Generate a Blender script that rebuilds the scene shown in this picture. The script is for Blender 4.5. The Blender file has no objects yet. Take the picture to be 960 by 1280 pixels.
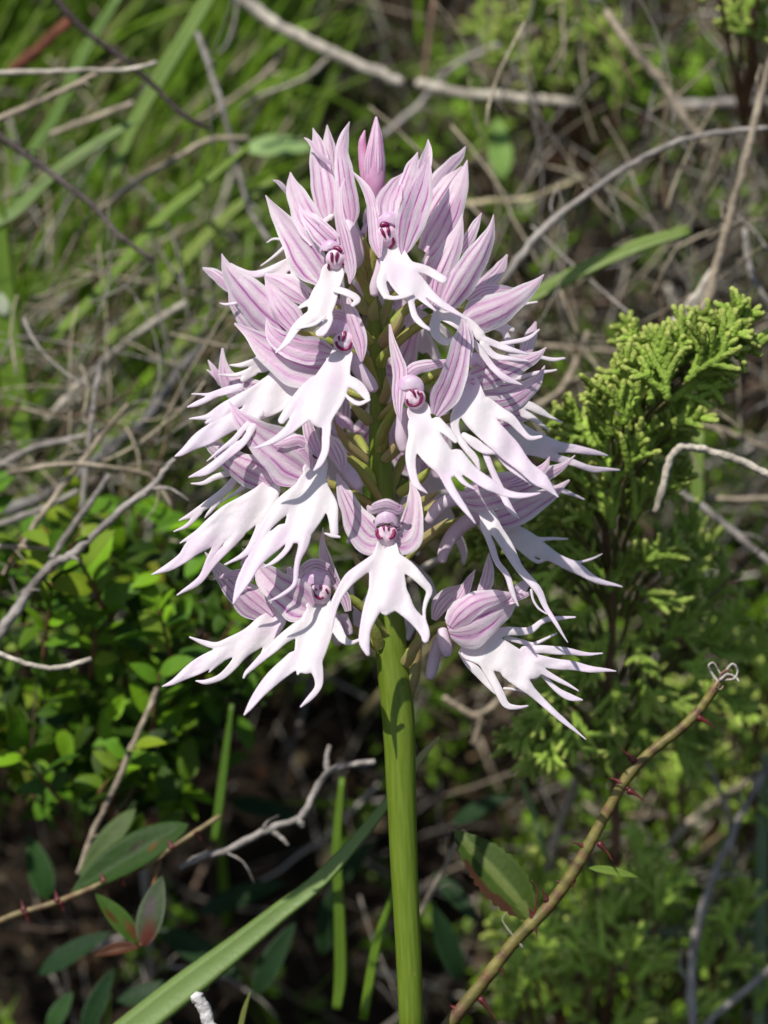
import bpy, math, random
import numpy as np
from mathutils import Vector, noise
random.seed(7); rng = np.random.default_rng(7)
scn = bpy.context.scene
scn.unit_settings.system = 'METRIC'; scn.unit_settings.scale_length = 0.01     # 1 unit = 1 cm
R = math.radians
# ---------------------------------------------------------------- camera
PITCH = R(15); DIST = 45.0; Z0 = 22.0
CF = np.array([0, math.cos(PITCH), -math.sin(PITCH)])       # forward
CU = np.array([0, math.sin(PITCH), math.cos(PITCH)])        # up
CX = np.array([1.0, 0, 0])
P0 = np.array([0, 0, Z0]); CAM = P0 - DIST * CF
cam = bpy.data.cameras.new('camera'); camo = bpy.data.objects.new('camera', cam)
scn.collection.objects.link(camo); scn.camera = camo
camo.location = CAM; camo.rotation_euler = (math.pi / 2 - PITCH, 0, 0)
cam.sensor_fit = 'VERTICAL'; cam.sensor_height = 24; cam.sensor_width = 18
cam.lens = 12.0 * DIST / 6.4
cam.clip_start = 1; cam.clip_end = 200000
cam.dof.use_dof = True; cam.dof.focus_distance = DIST - 0.7
cam.dof.aperture_fstop = cam.lens * 1e-3 / 0.70             # aperture 7 mm across
# ---------------------------------------------------------------- light
SUN_DIR = Vector((-0.34, -0.42, 0.84)).normalized()
sun = bpy.data.lights.new('sun', 'SUN'); suno = bpy.data.objects.new('sun', sun)
scn.collection.objects.link(suno)
sun.energy = 4.4; sun.angle = R(0.53); sun.color = (1.0, 0.955, 0.89)
suno.rotation_euler = SUN_DIR.to_track_quat('Z', 'Y').to_euler()
world = bpy.data.worlds.new('World'); scn.world = world; world.use_nodes = True
wn = world.node_tree; bg = wn.nodes['Background']
sky = wn.nodes.new('ShaderNodeTexSky'); sky.sky_type = 'NISHITA'; sky.sun_disc = False
sky.sun_elevation = math.asin(SUN_DIR.z); sky.sun_rotation = math.atan2(SUN_DIR.x, SUN_DIR.y)
wn.links.new(sky.outputs[0], bg.inputs[0]); bg.inputs[1].default_value = 0.095
scn.view_settings.view_transform = 'Standard'; scn.view_settings.look = 'None'
scn.view_settings.exposure = 0.10; scn.view_settings.gamma = 1.0
scn.cycles.max_bounces = 8; scn.cycles.transmission_bounces = 6; scn.cycles.diffuse_bounces = 4

# ---------------------------------------------------------------- coordinates
# a point of the plane through the orchid (hundredths of a cm right / down) at a distance d behind it
def W(x, y, d):
    x = np.asarray(x, float); y = np.asarray(y, float); d = np.asarray(d, float) * 0.01
    s = (DIST + d) / DIST
    a = (x - 480) * 0.01 * s; b = (640 - y) * 0.01 * s
    return CAM + (DIST + d)[..., None] * CF + a[..., None] * CX + b[..., None] * CU
def WP(P):
    P = np.asarray(P, float); return W(P[:, 0], P[:, 1], P[:, 2])

# ---------------------------------------------------------------- ground shape
def ground_z(x, y):
    s = np.maximum(0, y)
    z = 1.2 * s
    z = np.where(z > 30, 30 + 260 * (1 - np.exp(-(z - 30) / 600.0)), z)
    z = z - 1.0 + 0.35 * np.sin(x * 0.33 + y * 0.2) + 0.3 * np.sin(y * 0.5 - x * 0.21) + 0.12 * np.sin(x * 1.3 + 2 * np.sin(y))
    return z
def depth_to_ground(px, py):
    """distance d (hundredths of cm behind the orchid plane) at which a sight line meets the bank"""
    ray = CF + (px - 480) * 0.01 / DIST * CX + (640 - py) * 0.01 / DIST * CU
    t = DIST * 0.9
    for _ in range(400):
        p = CAM + ray * t
        if p[2] < ground_z(p[0], p[1]): break
        t += 0.5
        if t > 400: break
    return (t - DIST) * 100

# ---------------------------------------------------------------- object helpers
C = scn.collection
def mesh_obj(name, verts, faces, mats, parent=None, uv=None, col=None, midx=None, smooth=True):
    me = bpy.data.meshes.new(name)
    me.from_pydata([tuple(v) for v in np.asarray(verts).tolist()], [], faces)
    for m in (mats if isinstance(mats, (list, tuple)) else [mats]): me.materials.append(m)
    nl = len(me.loops)
    vi = np.empty(nl, dtype=np.int32); me.loops.foreach_get('vertex_index', vi)
    if uv is not None:
        l = me.uv_layers.new(name='UVMap'); l.data.foreach_set('uv', np.asarray(uv, dtype=np.float32)[vi].ravel())
    if col is not None:
        a = me.color_attributes.new(name='col', type='FLOAT_COLOR', domain='POINT')
        c = np.ones((len(verts), 4), dtype=np.float32); c[:, :3] = np.asarray(col)[:, :3]; a.data.foreach_set('color', c.ravel())
    if midx is not None: me.polygons.foreach_set('material_index', np.asarray(midx, dtype=np.int32))
    if smooth: me.polygons.foreach_set('use_smooth', [True] * len(me.polygons))
    me.update()
    o = bpy.data.objects.new(name, me); C.objects.link(o)
    if parent is not None: o.parent = parent
    return o
def empty(name, loc):
    o = bpy.data.objects.new(name, None); o.empty_display_size = 0.5; C.objects.link(o); o.location = loc
    return o
def tag(o, label, cat, group=None, kind=None):
    if label: o['label'] = label
    if cat: o['category'] = cat
    if group: o['group'] = group
    if kind: o['kind'] = kind
    return o
def local(o, parent):       # the parent is an Empty at loc: keep the child's world place
    o.parent = parent; o.location = tuple(-np.array(parent.location)); return o

class MB:
    """collects shapes into one mesh"""
    def __init__(s): s.v = []; s.f = []; s.uv = []; s.c = []; s.m = []; s.n = 0
    def add(s, v, f, uv=None, col=(1, 1, 1), m=0):
        v = np.asarray(v, float); k = len(v)
        s.v.append(v); s.f += [tuple(i + s.n for i in q) for q in f]
        s.uv.append(np.zeros((k, 2)) if uv is None else np.asarray(uv))
        cc = np.asarray(col, float); s.c.append(np.tile(cc, (k, 1)) if cc.ndim == 1 else cc)
        s.m += [m] * len(f); s.n += k
    def build(s, name, mats, parent=None, shift=None, smooth=True):
        v = np.concatenate(s.v)
        if shift is not None: v = v - np.asarray(shift)
        return mesh_obj(name, v, s.f, mats, parent, np.concatenate(s.uv), np.concatenate(s.c), s.m, smooth)

def catmull(P, n):
    """P (k,c) -> smooth curve through the points, n steps a span"""
    P = np.asarray(P, float)
    if len(P) < 3:
        t = np.linspace(0, 1, n + 1)[:, None]; return P[0] * (1 - t) + P[-1] * t
    Q = np.vstack([2 * P[0] - P[1], P, 2 * P[-1] - P[-2]]); out = []
    for i in range(1, len(Q) - 2):
        a, b, c, d = Q[i - 1], Q[i], Q[i + 1], Q[i + 2]
        for t in np.linspace(0, 1, n, endpoint=False):
            out.append(0.5 * ((2 * b) + (c - a) * t + (2 * a - 5 * b + 4 * c - d) * t * t + (3 * b - a - 3 * c + d) * t ** 3))
    out.append(P[-1]); return np.array(out)

def tube(P, rad, sides=8, cap=True, bump=0.0, seed=0, flat=1.0):
    """swept tube through world points P with radii rad"""
    P = np.asarray(P, float); n = len(P)
    T = np.gradient(P, axis=0); T /= np.maximum(np.linalg.norm(T, axis=1), 1e-9)[:, None]
    ref = np.array([0.13, -0.97, 0.2]);
    V = []; 
    A = np.cross(T[0], ref); A /= np.linalg.norm(A) + 1e-9
    r_ = np.random.default_rng(seed)
    for i in range(n):
        A = A - T[i] * A.dot(T[i]); A /= np.linalg.norm(A) + 1e-9
        B = np.cross(T[i], A)
        for k in range(sides):
            a = 2 * math.pi * k / sides; q = rad[i] * (1 + bump * (r_.random() - .5))
            V.append(P[i] + q * (math.cos(a) * A + flat * math.sin(a) * B))
    F = []
    for i in range(n - 1):
        for k in range(sides):
            a = i * sides + k; b = i * sides + (k + 1) % sides
            F.append((a, b, b + sides, a + sides))
    uv = [((k % sides) / sides, i / max(1, n - 1)) for i in range(n) for k in range(sides)]
    if cap:
        V.append(P[0] - T[0] * rad[0] * 0.5); V.append(P[-1] + T[-1] * rad[-1] * 0.5); uv += [(0, 0), (0, 1)]
        c0 = len(V) - 2; c1 = len(V) - 1; o = (n - 1) * sides
        for k in range(sides):
            F.append((c0, (k + 1) % sides, k)); F.append((c1, o + k, o + (k + 1) % sides))
    return np.array(V), F, np.array(uv)

# ---------------------------------------------------------------- materials
def new_mat(name):
    m = bpy.data.materials.new(name); m.use_nodes = True
    nt = m.node_tree; return m, nt, nt.nodes, nt.links, nt.nodes['Principled BSDF']
def nd(nt, typ, **kw):
    n = nt.nodes.new(typ)
    for k, v in kw.items(): setattr(n, k, v)
    return n
def math_n(nt, op, a, b=None, c=None):
    n = nd(nt, 'ShaderNodeMath', operation=op)
    for i, q in enumerate((a, b, c)):
        if q is None: continue
        if isinstance(q, (int, float)): n.inputs[i].default_value = q
        else: nt.links.new(q, n.inputs[i])
    return n.outputs[0]
def mixc(nt, fac, a, b):
    n = nd(nt, 'ShaderNodeMix', data_type='RGBA')
    for i, q in ((0, fac), (6, a), (7, b)):
        if isinstance(q, (int, float)): n.inputs[i].default_value = q
        elif isinstance(q, tuple): n.inputs[i].default_value = (*q, 1)
        else: nt.links.new(q, n.inputs[i])
    return n.outputs[2]
def noise_n(nt, scale, detail=3, vec=None, rough=0.55):
    n = nd(nt, 'ShaderNodeTexNoise'); n.inputs['Scale'].default_value = scale; n.inputs['Detail'].default_value = detail
    n.inputs['Roughness'].default_value = rough
    if vec is None:
        g = nd(nt, 'ShaderNodeNewGeometry'); vec = g.outputs['Position']
    nt.links.new(vec, n.inputs['Vector']); return n.outputs['Fac']
def ramp(nt, x, a, b):
    n = nd(nt, 'ShaderNodeMapRange', interpolation_type='SMOOTHSTEP')
    n.inputs[1].default_value = a; n.inputs[2].default_value = b; nt.links.new(x, n.inputs[0]); return n.outputs[0]
def finish(m, nt, p, color, rough=0.5, spec=0.3, trans=0.0, tcol=None, bump=None, bstr=0.3, bdist=0.02, coat=0):
    if isinstance(color, tuple): p.inputs['Base Color'].default_value = (*color, 1)
    else: nt.links.new(color, p.inputs['Base Color'])
    p.inputs['Roughness'].default_value = rough; p.inputs['Specular IOR Level'].default_value = spec
    bn = None
    if bump is not None:
        b = nd(nt, 'ShaderNodeBump'); b.inputs['Strength'].default_value = bstr; b.inputs['Distance'].default_value = bdist
        nt.links.new(bump, b.inputs['Height']); nt.links.new(b.outputs[0], p.inputs['Normal']); bn = b
    if trans > 0:
        t = nd(nt, 'ShaderNodeBsdfTranslucent')
        src = tcol if tcol is not None else color
        if isinstance(src, tuple): t.inputs[0].default_value = (*src, 1)
        else: nt.links.new(src, t.inputs[0])
        if bn: nt.links.new(bn.outputs[0], t.inputs['Normal'])
        mx = nd(nt, 'ShaderNodeMixShader'); mx.inputs[0].default_value = trans
        out = nt.nodes['Material Output']
        nt.links.new(p.outputs[0], mx.inputs[1]); nt.links.new(t.outputs[0], mx.inputs[2]); nt.links.new(mx.outputs[0], out.inputs[0])
    return m
def attr(nt, name='col'):
    a = nd(nt, 'ShaderNodeAttribute', attribute_name=name); return a.outputs['Color']

def mat_tepal():
    m, nt, ns, ln, p = new_mat('striped_lilac_tepal')
    uv = nd(nt, 'ShaderNodeUVMap', uv_map='UVMap'); sx = nd(nt, 'ShaderNodeSeparateXYZ'); ln.new(uv.outputs[0], sx.inputs[0])
    u, v = sx.outputs[0], sx.outputs[1]
    oi = nd(nt, 'ShaderNodeObjectInfo'); rnd = oi.outputs['Random']
    wob = math_n(nt, 'MULTIPLY', math_n(nt, 'SUBTRACT', noise_n(nt, 2.2, 2), 0.5), 0.16)
    uu = math_n(nt, 'ADD', math_n(nt, 'ADD', u, wob), math_n(nt, 'MULTIPLY', math_n(nt, 'SUBTRACT', rnd, 0.5), 0.16))
    # vein spacing opens towards the base, where side veins run out towards the margin
    s = math_n(nt, 'MULTIPLY', uu, math_n(nt, 'ADD', math_n(nt, 'MULTIPLY', rnd, 0.7), 1.5))
    cell = math_n(nt, 'ROUND', s); dv = math_n(nt, 'ABSOLUTE', math_n(nt, 'SUBTRACT', s, cell))
    line = math_n(nt, 'SUBTRACT', 1.0, ramp(nt, dv, 0.035, 0.135))
    # veins start near the base (v=1) and die away before the tip (v=0)
    wn_ = nd(nt, 'ShaderNodeTexWhiteNoise', noise_dimensions='2D'); cx = nd(nt, 'ShaderNodeCombineXYZ'); ln.new(cell, cx.inputs[0]); ln.new(rnd, cx.inputs[1]); ln.new(cx.outputs[0], wn_.inputs['Vector'])
    endv = math_n(nt, 'ADD', math_n(nt, 'MULTIPLY', wn_.outputs['Value'], 0.38), math_n(nt, 'MULTIPLY', math_n(nt, 'ABSOLUTE', cell), 0.04))
    on = ramp(nt, math_n(nt, 'SUBTRACT', v, endv), -0.08, 0.18)
    mid = ramp(nt, noise_n(nt, 3.5, 2), 0.3, 0.55)
    fac = math_n(nt, 'MULTIPLY', math_n(nt, 'MULTIPLY', line, on), math_n(nt, 'ADD', math_n(nt, 'MULTIPLY', mid, 0.45), 0.12))
    wn2 = nd(nt, 'ShaderNodeTexWhiteNoise', noise_dimensions='2D'); cx2 = nd(nt, 'ShaderNodeCombineXYZ'); ln.new(math_n(nt, 'ADD', cell, 7.7), cx2.inputs[0]); ln.new(rnd, cx2.inputs[1]); ln.new(cx2.outputs[0], wn2.inputs['Vector'])
    fac = math_n(nt, 'MULTIPLY', fac, math_n(nt, 'ADD', math_n(nt, 'MULTIPLY', wn2.outputs['Value'], 0.95), 0.55))
    s2 = math_n(nt, 'ADD', math_n(nt, 'MULTIPLY', s, 2.0), math_n(nt, 'MULTIPLY', v, 0.35)); d2 = math_n(nt, 'ABSOLUTE', math_n(nt, 'SUBTRACT', s2, math_n(nt, 'ROUND', s2)))
    l2 = math_n(nt, 'MULTIPLY', math_n(nt, 'SUBTRACT', 1.0, ramp(nt, d2, 0.03, 0.14)), math_n(nt, 'MULTIPLY', ramp(nt, math_n(nt, 'ADD', v, math_n(nt, 'MULTIPLY', noise_n(nt, 4.5, 2), .5)), 0.75, 1.1), 0.3))
    fac = math_n(nt, 'MAXIMUM', fac, l2)
    nz = noise_n(nt, 3.0, 3)
    pale = mixc(nt, ramp(nt, nz, 0.35, 0.7), (0.94, 0.83, 0.895), (0.90, 0.655, 0.81))
    halo = math_n(nt, 'MULTIPLY', math_n(nt, 'SUBTRACT', 1.0, ramp(nt, dv, 0.1, 0.42)), math_n(nt, 'MULTIPLY', on, 0.5))
    base = mixc(nt, halo, pale, (0.82, 0.45, 0.74))
    tipf = math_n(nt, 'MULTIPLY', math_n(nt, 'SUBTRACT', 1.0, ramp(nt, v, 0.05, 0.4)), 0.5)
    base = mixc(nt, tipf, base, (0.87, 0.64, 0.79))
    edge = math_n(nt, 'MULTIPLY', ramp(nt, math_n(nt, 'ADD', math_n(nt, 'ABSOLUTE', u), math_n(nt, 'MULTIPLY', nz, 0.25)), 0.78, 1.12), 0.85)
    base = mixc(nt, edge, base, (0.92, 0.88, 0.90))
    colr = mixc(nt, fac, base, (0.48, 0.06, 0.42))
    fine = noise_n(nt, 44, 2)
    hb = math_n(nt, 'ADD', math_n(nt, 'MULTIPLY', fine, 0.5), math_n(nt, 'MULTIPLY', fac, -0.5))
    hb = math_n(nt, 'ADD', hb, math_n(nt, 'MULTIPLY', noise_n(nt, 7, 2), 0.9))
    finish(m, nt, p, colr, 0.42, 0.42, 0.50, None, hb, 0.8, 0.014)
    return m
def mat_plain(name, c1, c2, scale=3, rough=0.5, spec=0.3, trans=0, bscale=30, bstr=0.3, bdist=0.01, tcol=None):
    m, nt, ns, ln, p = new_mat(name)
    col = mixc(nt, ramp(nt, noise_n(nt, scale, 3), 0.3, 0.7), c1, c2)
    finish(m, nt, p, col, rough, spec, trans, tcol, noise_n(nt, bscale, 3), bstr, bdist); return m
def mat_col(name, rough=0.5, spec=0.3, trans=0, scale=3, var=0.35, bscale=20, bstr=0.3, bdist=0.02, dark=(0.5, 0.5, 0.45)):
    """colour comes from each piece's own colour attribute, mottled"""
    m, nt, ns, ln, p = new_mat(name)
    a = attr(nt)
    mul = nd(nt, 'ShaderNodeMix', data_type='RGBA', blend_type='MULTIPLY'); mul.inputs[7].default_value = (*dark, 1)
    ln.new(a, mul.inputs[6]); ln.new(math_n(nt, 'MULTIPLY', ramp(nt, noise_n(nt, scale, 4), 0.35, 0.72), var), mul.inputs[0])
    finish(m, nt, p, mul.outputs[2], rough, spec, trans, None, noise_n(nt, bscale, 3), bstr, bdist); return m
def mat_lip():
    m, nt, ns, ln, p = new_mat('white_lip')
    a = attr(nt)
    n1 = noise_n(nt, 1.6, 2); c = mixc(nt, math_n(nt, 'MULTIPLY', ramp(nt, n1, 0.48, 0.72), 0.5), a, (0.86, 0.66, 0.82))
    hb = math_n(nt, 'ADD', math_n(nt, 'MULTIPLY', noise_n(nt, 30, 2), 0.25), math_n(nt, 'MULTIPLY', noise_n(nt, 6, 3), 1.1))
    finish(m, nt, p, c, 0.48, 0.3, 0.36, (0.92, 0.85, 0.88), hb, 0.5, 0.022); return m
M_TEP = mat_tepal(); M_LIP = mat_lip()
M_HOOD = mat_plain('lilac_hood', (0.90, 0.78, 0.87), (0.80, 0.52, 0.77), 9, 0.35, 0.45, 0.4)
M_THROAT = mat_plain('pink_throat', (0.88, 0.70, 0.80), (0.84, 0.58, 0.72), 6, 0.4, 0.4, 0.2)
M_MAG = mat_plain('magenta_marking', (0.24, 0.006, 0.07), (0.14, 0.004, 0.06), 9, 0.35, 0.5)
M_SPUR = mat_plain('pale_pink_spur', (0.82, 0.70, 0.78), (0.77, 0.62, 0.73), 4, 0.45, 0.35, 0.3)
M_OVARY = mat_plain('olive_ovary', (0.36, 0.44, 0.08), (0.42, 0.34, 0.12), 3, 0.4, 0.4, 0.3, 22, 0.5, 0.02)
M_BRACT = mat_plain('membranous_bract', (0.42, 0.42, 0.16), (0.42, 0.30, 0.15), 3, 0.5, 0.3, 0.4, 22)
M_BUD = mat_plain('pink_bud', (0.74, 0.46, 0.66), (0.66, 0.30, 0.50), 4, 0.45, 0.35, 0.3)
def mat_stem():
    m, nt, ns, ln, p = new_mat('green_stem')
    uv = nd(nt, 'ShaderNodeUVMap', uv_map='UVMap'); mp = nd(nt, 'ShaderNodeMapping'); mp.inputs['Scale'].default_value = (26, 5, 1); ln.new(uv.outputs[0], mp.inputs[0])
    st = noise_n(nt, 1.0, 3, mp.outputs[0])
    c = mixc(nt, ramp(nt, st, 0.3, 0.75), (0.120, 0.185, 0.012), (0.175, 0.24, 0.028))
    c = mixc(nt, math_n(nt, 'MULTIPLY', ramp(nt, noise_n(nt, 9, 2), 0.70, 0.76), 0.5), c, (0.32, 0.32, 0.10))
    hb = math_n(nt, 'ADD', math_n(nt, 'MULTIPLY', st, 1.0), math_n(nt, 'MULTIPLY', noise_n(nt, 40, 2), 0.3))
    finish(m, nt, p, c, 0.42, 0.30, 0.15, (0.3, 0.45, 0.02), hb, 0.35, 0.015); return m
M_STEM = mat_stem()
# ================================================================ THE ORCHID
STEM = [(464,255,3),(463,300,5),(464,350,7),(468,400,8.5),(472,450,10),(473,500,11),(474,560,13),(478,620,15),(483,700,17),(487,780,19),(491,830,20.5),(498,900,20.5),(502,1000,18.5),(506,1100,17),(511,1200,16),(514,1280,15.5)]
def stem_x(y): return float(np.interp(y, [p[1] for p in STEM], [p[0] for p in STEM]))
def ribbon_px(pts, d_tip, d_base, cup=0.35, tilt=0.0, arch=0.0, thick=0.9, wave=0.0, seed=0, nu=12, ns=5):
    """leaf-like organ: pts = centre line (x, y, half width) from tip to base; returns verts in px space"""
    Cc = catmull(pts, ns); n = len(Cc)
    T = np.gradient(Cc[:, :2], axis=0); T /= np.maximum(np.linalg.norm(T, axis=1), 1e-6)[:, None]
    Nn = np.stack([-T[:, 1], T[:, 0]], 1)
    L = np.concatenate([[0], np.cumsum(np.linalg.norm(np.diff(Cc[:, :2], axis=0), axis=1))]); v = L / L[-1]
    Cc[:, 2] = np.maximum(Cc[:, 2] * 1.06 * (0.62 + 0.38 * np.clip(v / 0.22, 0, 1)), 0.35)
    u = np.linspace(-1, 1, nu + 1); r_ = np.random.default_rng(seed); ph = r_.random(4) * 6.28
    V = []; UV = []
    for side in (0,):
        for i in range(n):
            w = Cc[i, 2]; dc = d_tip + (d_base - d_tip) * v[i] + arch * math.sin(math.pi * v[i])
            for uu in u:
                wv = 1 + 0.05 * math.sin(9 * v[i] + ph[0] + 2 * uu) + 0.03 * math.sin(23 * v[i] + ph[3])
                x = Cc[i, 0] + Nn[i, 0] * uu * w * wv; y = Cc[i, 1] + Nn[i, 1] * uu * w * wv
                d = dc + cup * w * uu * uu + tilt * uu * w + wave * w * 0.25 * (uu ** 2) * math.sin(11 * v[i] + ph[1] + 3 * uu) + side * thick * (1 - uu ** 4)
                d += 0.10 * w * abs(uu + 0.06 * math.sin(5 * v[i])) * (1 - abs(uu)) * 4 * (0.4 if cup > 0 else -0.6) + 0.035 * w * math.cos(uu * 9 + ph[2])
                V.append((x, y, d)); UV.append((uu, v[i]))
    m = nu + 1; F = []
    for i in range(n - 1):
        for k in range(nu):
            a = i * m + k; F.append((a, a + 1, a + m + 1, a + m))
    return np.array(V), F, np.array(UV)

def lip_px(layers, d0, gx=0.0, gy=-0.35, step=0.95, thick=0.85, seed=0, origin=None, curl=0.0):
    """the lip: tapering lobes melted together (smooth union), pillowed into a fleshy sheet"""
    VV = []; FF = []; CC = []; n0 = 0
    if origin is None: origin = layers[0][0][0][:2]
    for li, lay in enumerate(layers):
        dz = 0.0
        if isinstance(lay, tuple): dz, lay = lay
        S = []; lob = []
        for li2, s in enumerate(lay):
            q = catmull(s, 4); q[:, 2] = np.maximum(q[:, 2] * (0.88 + 0.24 * np.clip((q[:, 2] - 7) / 5, 0, 1)) - 0.12, 0.55)
            S += [(q[i], q[i + 1]) for i in range(len(q) - 1)]; lob += [li2] * (len(q) - 1)
        A = np.array([s[0] for s in S]); B = np.array([s[1] for s in S])
        x0 = min(A[:, 0].min(), B[:, 0].min()) - 12; x1 = max(A[:, 0].max(), B[:, 0].max()) + 12
        y0 = min(A[:, 1].min(), B[:, 1].min()) - 24; y1 = max(A[:, 1].max(), B[:, 1].max()) + 12
        x0 -= 10; x1 += 10
        xs = np.arange(x0, x1, step); ys = np.arange(y0, y1, step); X, Y = np.meshgrid(xs, ys)
        # wavy outline
        Xw = X + 0.5 * np.sin(Y * 0.13 + seed) ; Yw = Y + 0.5 * np.sin(X * 0.15 + 2 * seed)
        k = 2.2; lobes = {}
        for a, b, li2 in zip(A, B, lob):
            ax, ay, ar = a; bx, by, br = b; l2 = (bx - ax) ** 2 + (by - ay) ** 2 + 1e-9
            t = np.clip(((Xw - ax) * (bx - ax) + (Yw - ay) * (by - ay)) / l2, 0, 1)
            q = np.hypot(Xw - ax - t * (bx - ax), Yw - ay - t * (by - ay)) - (ar + t * (br - ar))
            lobes[li2] = np.minimum(lobes[li2], q) if li2 in lobes else q
        sd = np.full(X.shape, 1e3)
        for q in lobes.values():
            h = np.maximum(k - np.abs(sd - q), 0) / k
            sd = np.minimum(sd, q) - h * h * k * 0.25
        # surfaces
        ins = sd < 0; s = np.maximum(-sd, 0)
        th = thick * np.sqrt(np.clip(1 - (1 - np.clip(s / 2.2, 0, 1)) ** 2, 0, 1))
        rr = np.hypot(X - origin[0], Y - origin[1])
        base = d0 + dz + gx * (X - origin[0]) + 1.25 * gy * (Y - origin[1]) + curl * (rr / 100) ** 2 * 40
        base += 11 * np.exp(-(rr / 13) ** 2)          # the neck runs back into the throat
        base += 1.8 * np.sin(X * 0.07 + seed * 1.7) * np.sin(Y * 0.06 + seed) + 0.9 * np.exp(-s / 2.0) - 0.07 * np.minimum(s, 14) + 1.6 * np.sin(X * 0.16 + Y * 0.05 + seed) * np.clip(s / 6, 0, 1)
        for _ in range(6):
            base = (base + np.roll(base, 1, 0) + np.roll(base, -1, 0) + np.roll(base, 1, 1) + np.roll(base, -1, 1)) / 5
        tint = np.clip((rr - 55) / 90, 0, 1)
        ny, nx = X.shape; idx = {}; V = []; T_ = []; TH = []
        def gv(i, j):
            key = (i, j)
            if key not in idx:
                idx[key] = len(V); V.append((X[i, j], Y[i, j], base[i, j])); TH.append(th[i, j]); T_.append(tint[i, j])
            return idx[key]
        def ev(i, j, i2, j2):
            if (i2, j2) < (i, j): i, j, i2, j2 = i2, j2, i, j
            key = (i, j, i2, j2)
            if key not in idx:
                t = sd[i, j] / (sd[i, j] - sd[i2, j2]); idx[key] = len(V)
                V.append((X[i, j] + t * (X[i2, j2] - X[i, j]), Y[i, j] + t * (Y[i2, j2] - Y[i, j]), base[i, j] + t * (base[i2, j2] - base[i, j])))
                TH.append(0.0); T_.append(tint[i, j])
            return idx[key]
        polys = []; bnd = []
        cnt = ins[:-1, :-1].astype(int) + ins[1:, :-1] + ins[:-1, 1:] + ins[1:, 1:]
        for i, j in zip(*np.nonzero(cnt)):
            cs = [(i, j), (i, j + 1), (i + 1, j + 1), (i + 1, j)]; poly = []
            for q in range(4):
                a = cs[q]; b = cs[(q + 1) % 4]
                if ins[a]: poly.append(gv(*a))
                if ins[a] != ins[b]: poly.append(ev(*a, *b))
            if len(poly) >= 3: polys.append(poly)
        V = np.array(V); TH = np.array(TH); nV = len(V)
        fr = V.copy(); fr[:, 2] -= TH; bk = V.copy(); bk[:, 2] += TH * 0.7
        # the rim (thickness 0) is shared by front and back
        mp = np.arange(nV) + nV; rim = TH == 0; mp[rim] = np.arange(nV)[rim]
        F = [tuple(int(q) + n0 for q in p[::-1]) for p in polys] + [tuple(int(mp[q]) + n0 for q in p) for p in polys]
        VV.append(np.vstack([fr, bk])); FF += F
        tt = np.array(T_ + T_)[:, None]; CC.append((1 - tt) * np.array([0.85, 0.81, 0.815]) + tt * np.array([0.84, 0.74, 0.84])); n0 += 2 * nV
    return np.vstack(VV), FF, np.vstack(CC)

orchid = empty('orchid', tuple(W(514, 1280, 0) + np.array([0.3, 0, -14])))
ORG = np.array(orchid.location)
tag(orchid, 'tall wild orchid with a dense spike of pale pink flowers shaped like little men', 'orchid')
def oobj(name, verts_px, faces, mats, parent, **kw):
    w = WP(verts_px) - ORG if verts_px is not None else None
    return mesh_obj(name, w, faces, mats, parent, **kw)

sid = 0
MARKS_N = [([(471.5,662),(471.5,668),(475,672.5),(478,672)],2.4,1.6),([(492.5,662),(492.5,668),(489,672.5),(486.5,672)],2.4,1.6),([(479,656.5),(480,663)],1.7,1.0),([(485.5,656.5),(485.5,663)],1.6,1.0)]
MARKS_O = [([(508.5,499),(510.5,505),(517.5,507),(525,503),(527,495),(526,491)],1.5,2.0),([(513,486),(517,490),(519.5,496.5)],2.2,1.2),([(522,488.5),(523.5,494)],1.6,1.0)]
MARKS_H = [([(420,427),(422.5,433),(430,437),(437,434),(439.5,428)],1.7,1.8),([(431.5,414.5),(430,421),(428,426.5)],2.0,1.1),([(423.5,420),(424,426)],1.4,1.0)]
MARKS_C = [([(475.5,283),(480,280.5),(486,281.5)],3.2,3.6),([(476.5,286),(481.5,297)],2.2,1.2),([(485,284),(486,295)],2.4,1.2),([(491,297),(492,304),(487,311)],1.5,1.9)]
MARKS_B = [([(417,310),(422,310.5),(427,315)],2.6,3.0),([(414.5,316),(415,328)],2.0,1.1),([(422,316),(420,327.5)],2.2,1.1),([(410.5,330),(411,336),(413.5,341)],1.3,1.8),([(429,329),(430,335)],1.5,1.5)]
MARKS_L = [([(391,737),(393,743),(399,748),(404,746.5)],1.4,1.9),([(407.5,736),(410.5,742.5)],1.6,1.2),([(401,731.5),(400,737)],1.9,1.0),([(402,726),(405.5,728)],1.2,1.2),([(394.5,735.5),(395.5,738)],1.0,1.0)]
MARKS_J = [([(392,565),(392.5,570),(396,573)],1.2,1.4),([(395,562.5),(399,564.5),(399,569)],1.3,1.0)]
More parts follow.
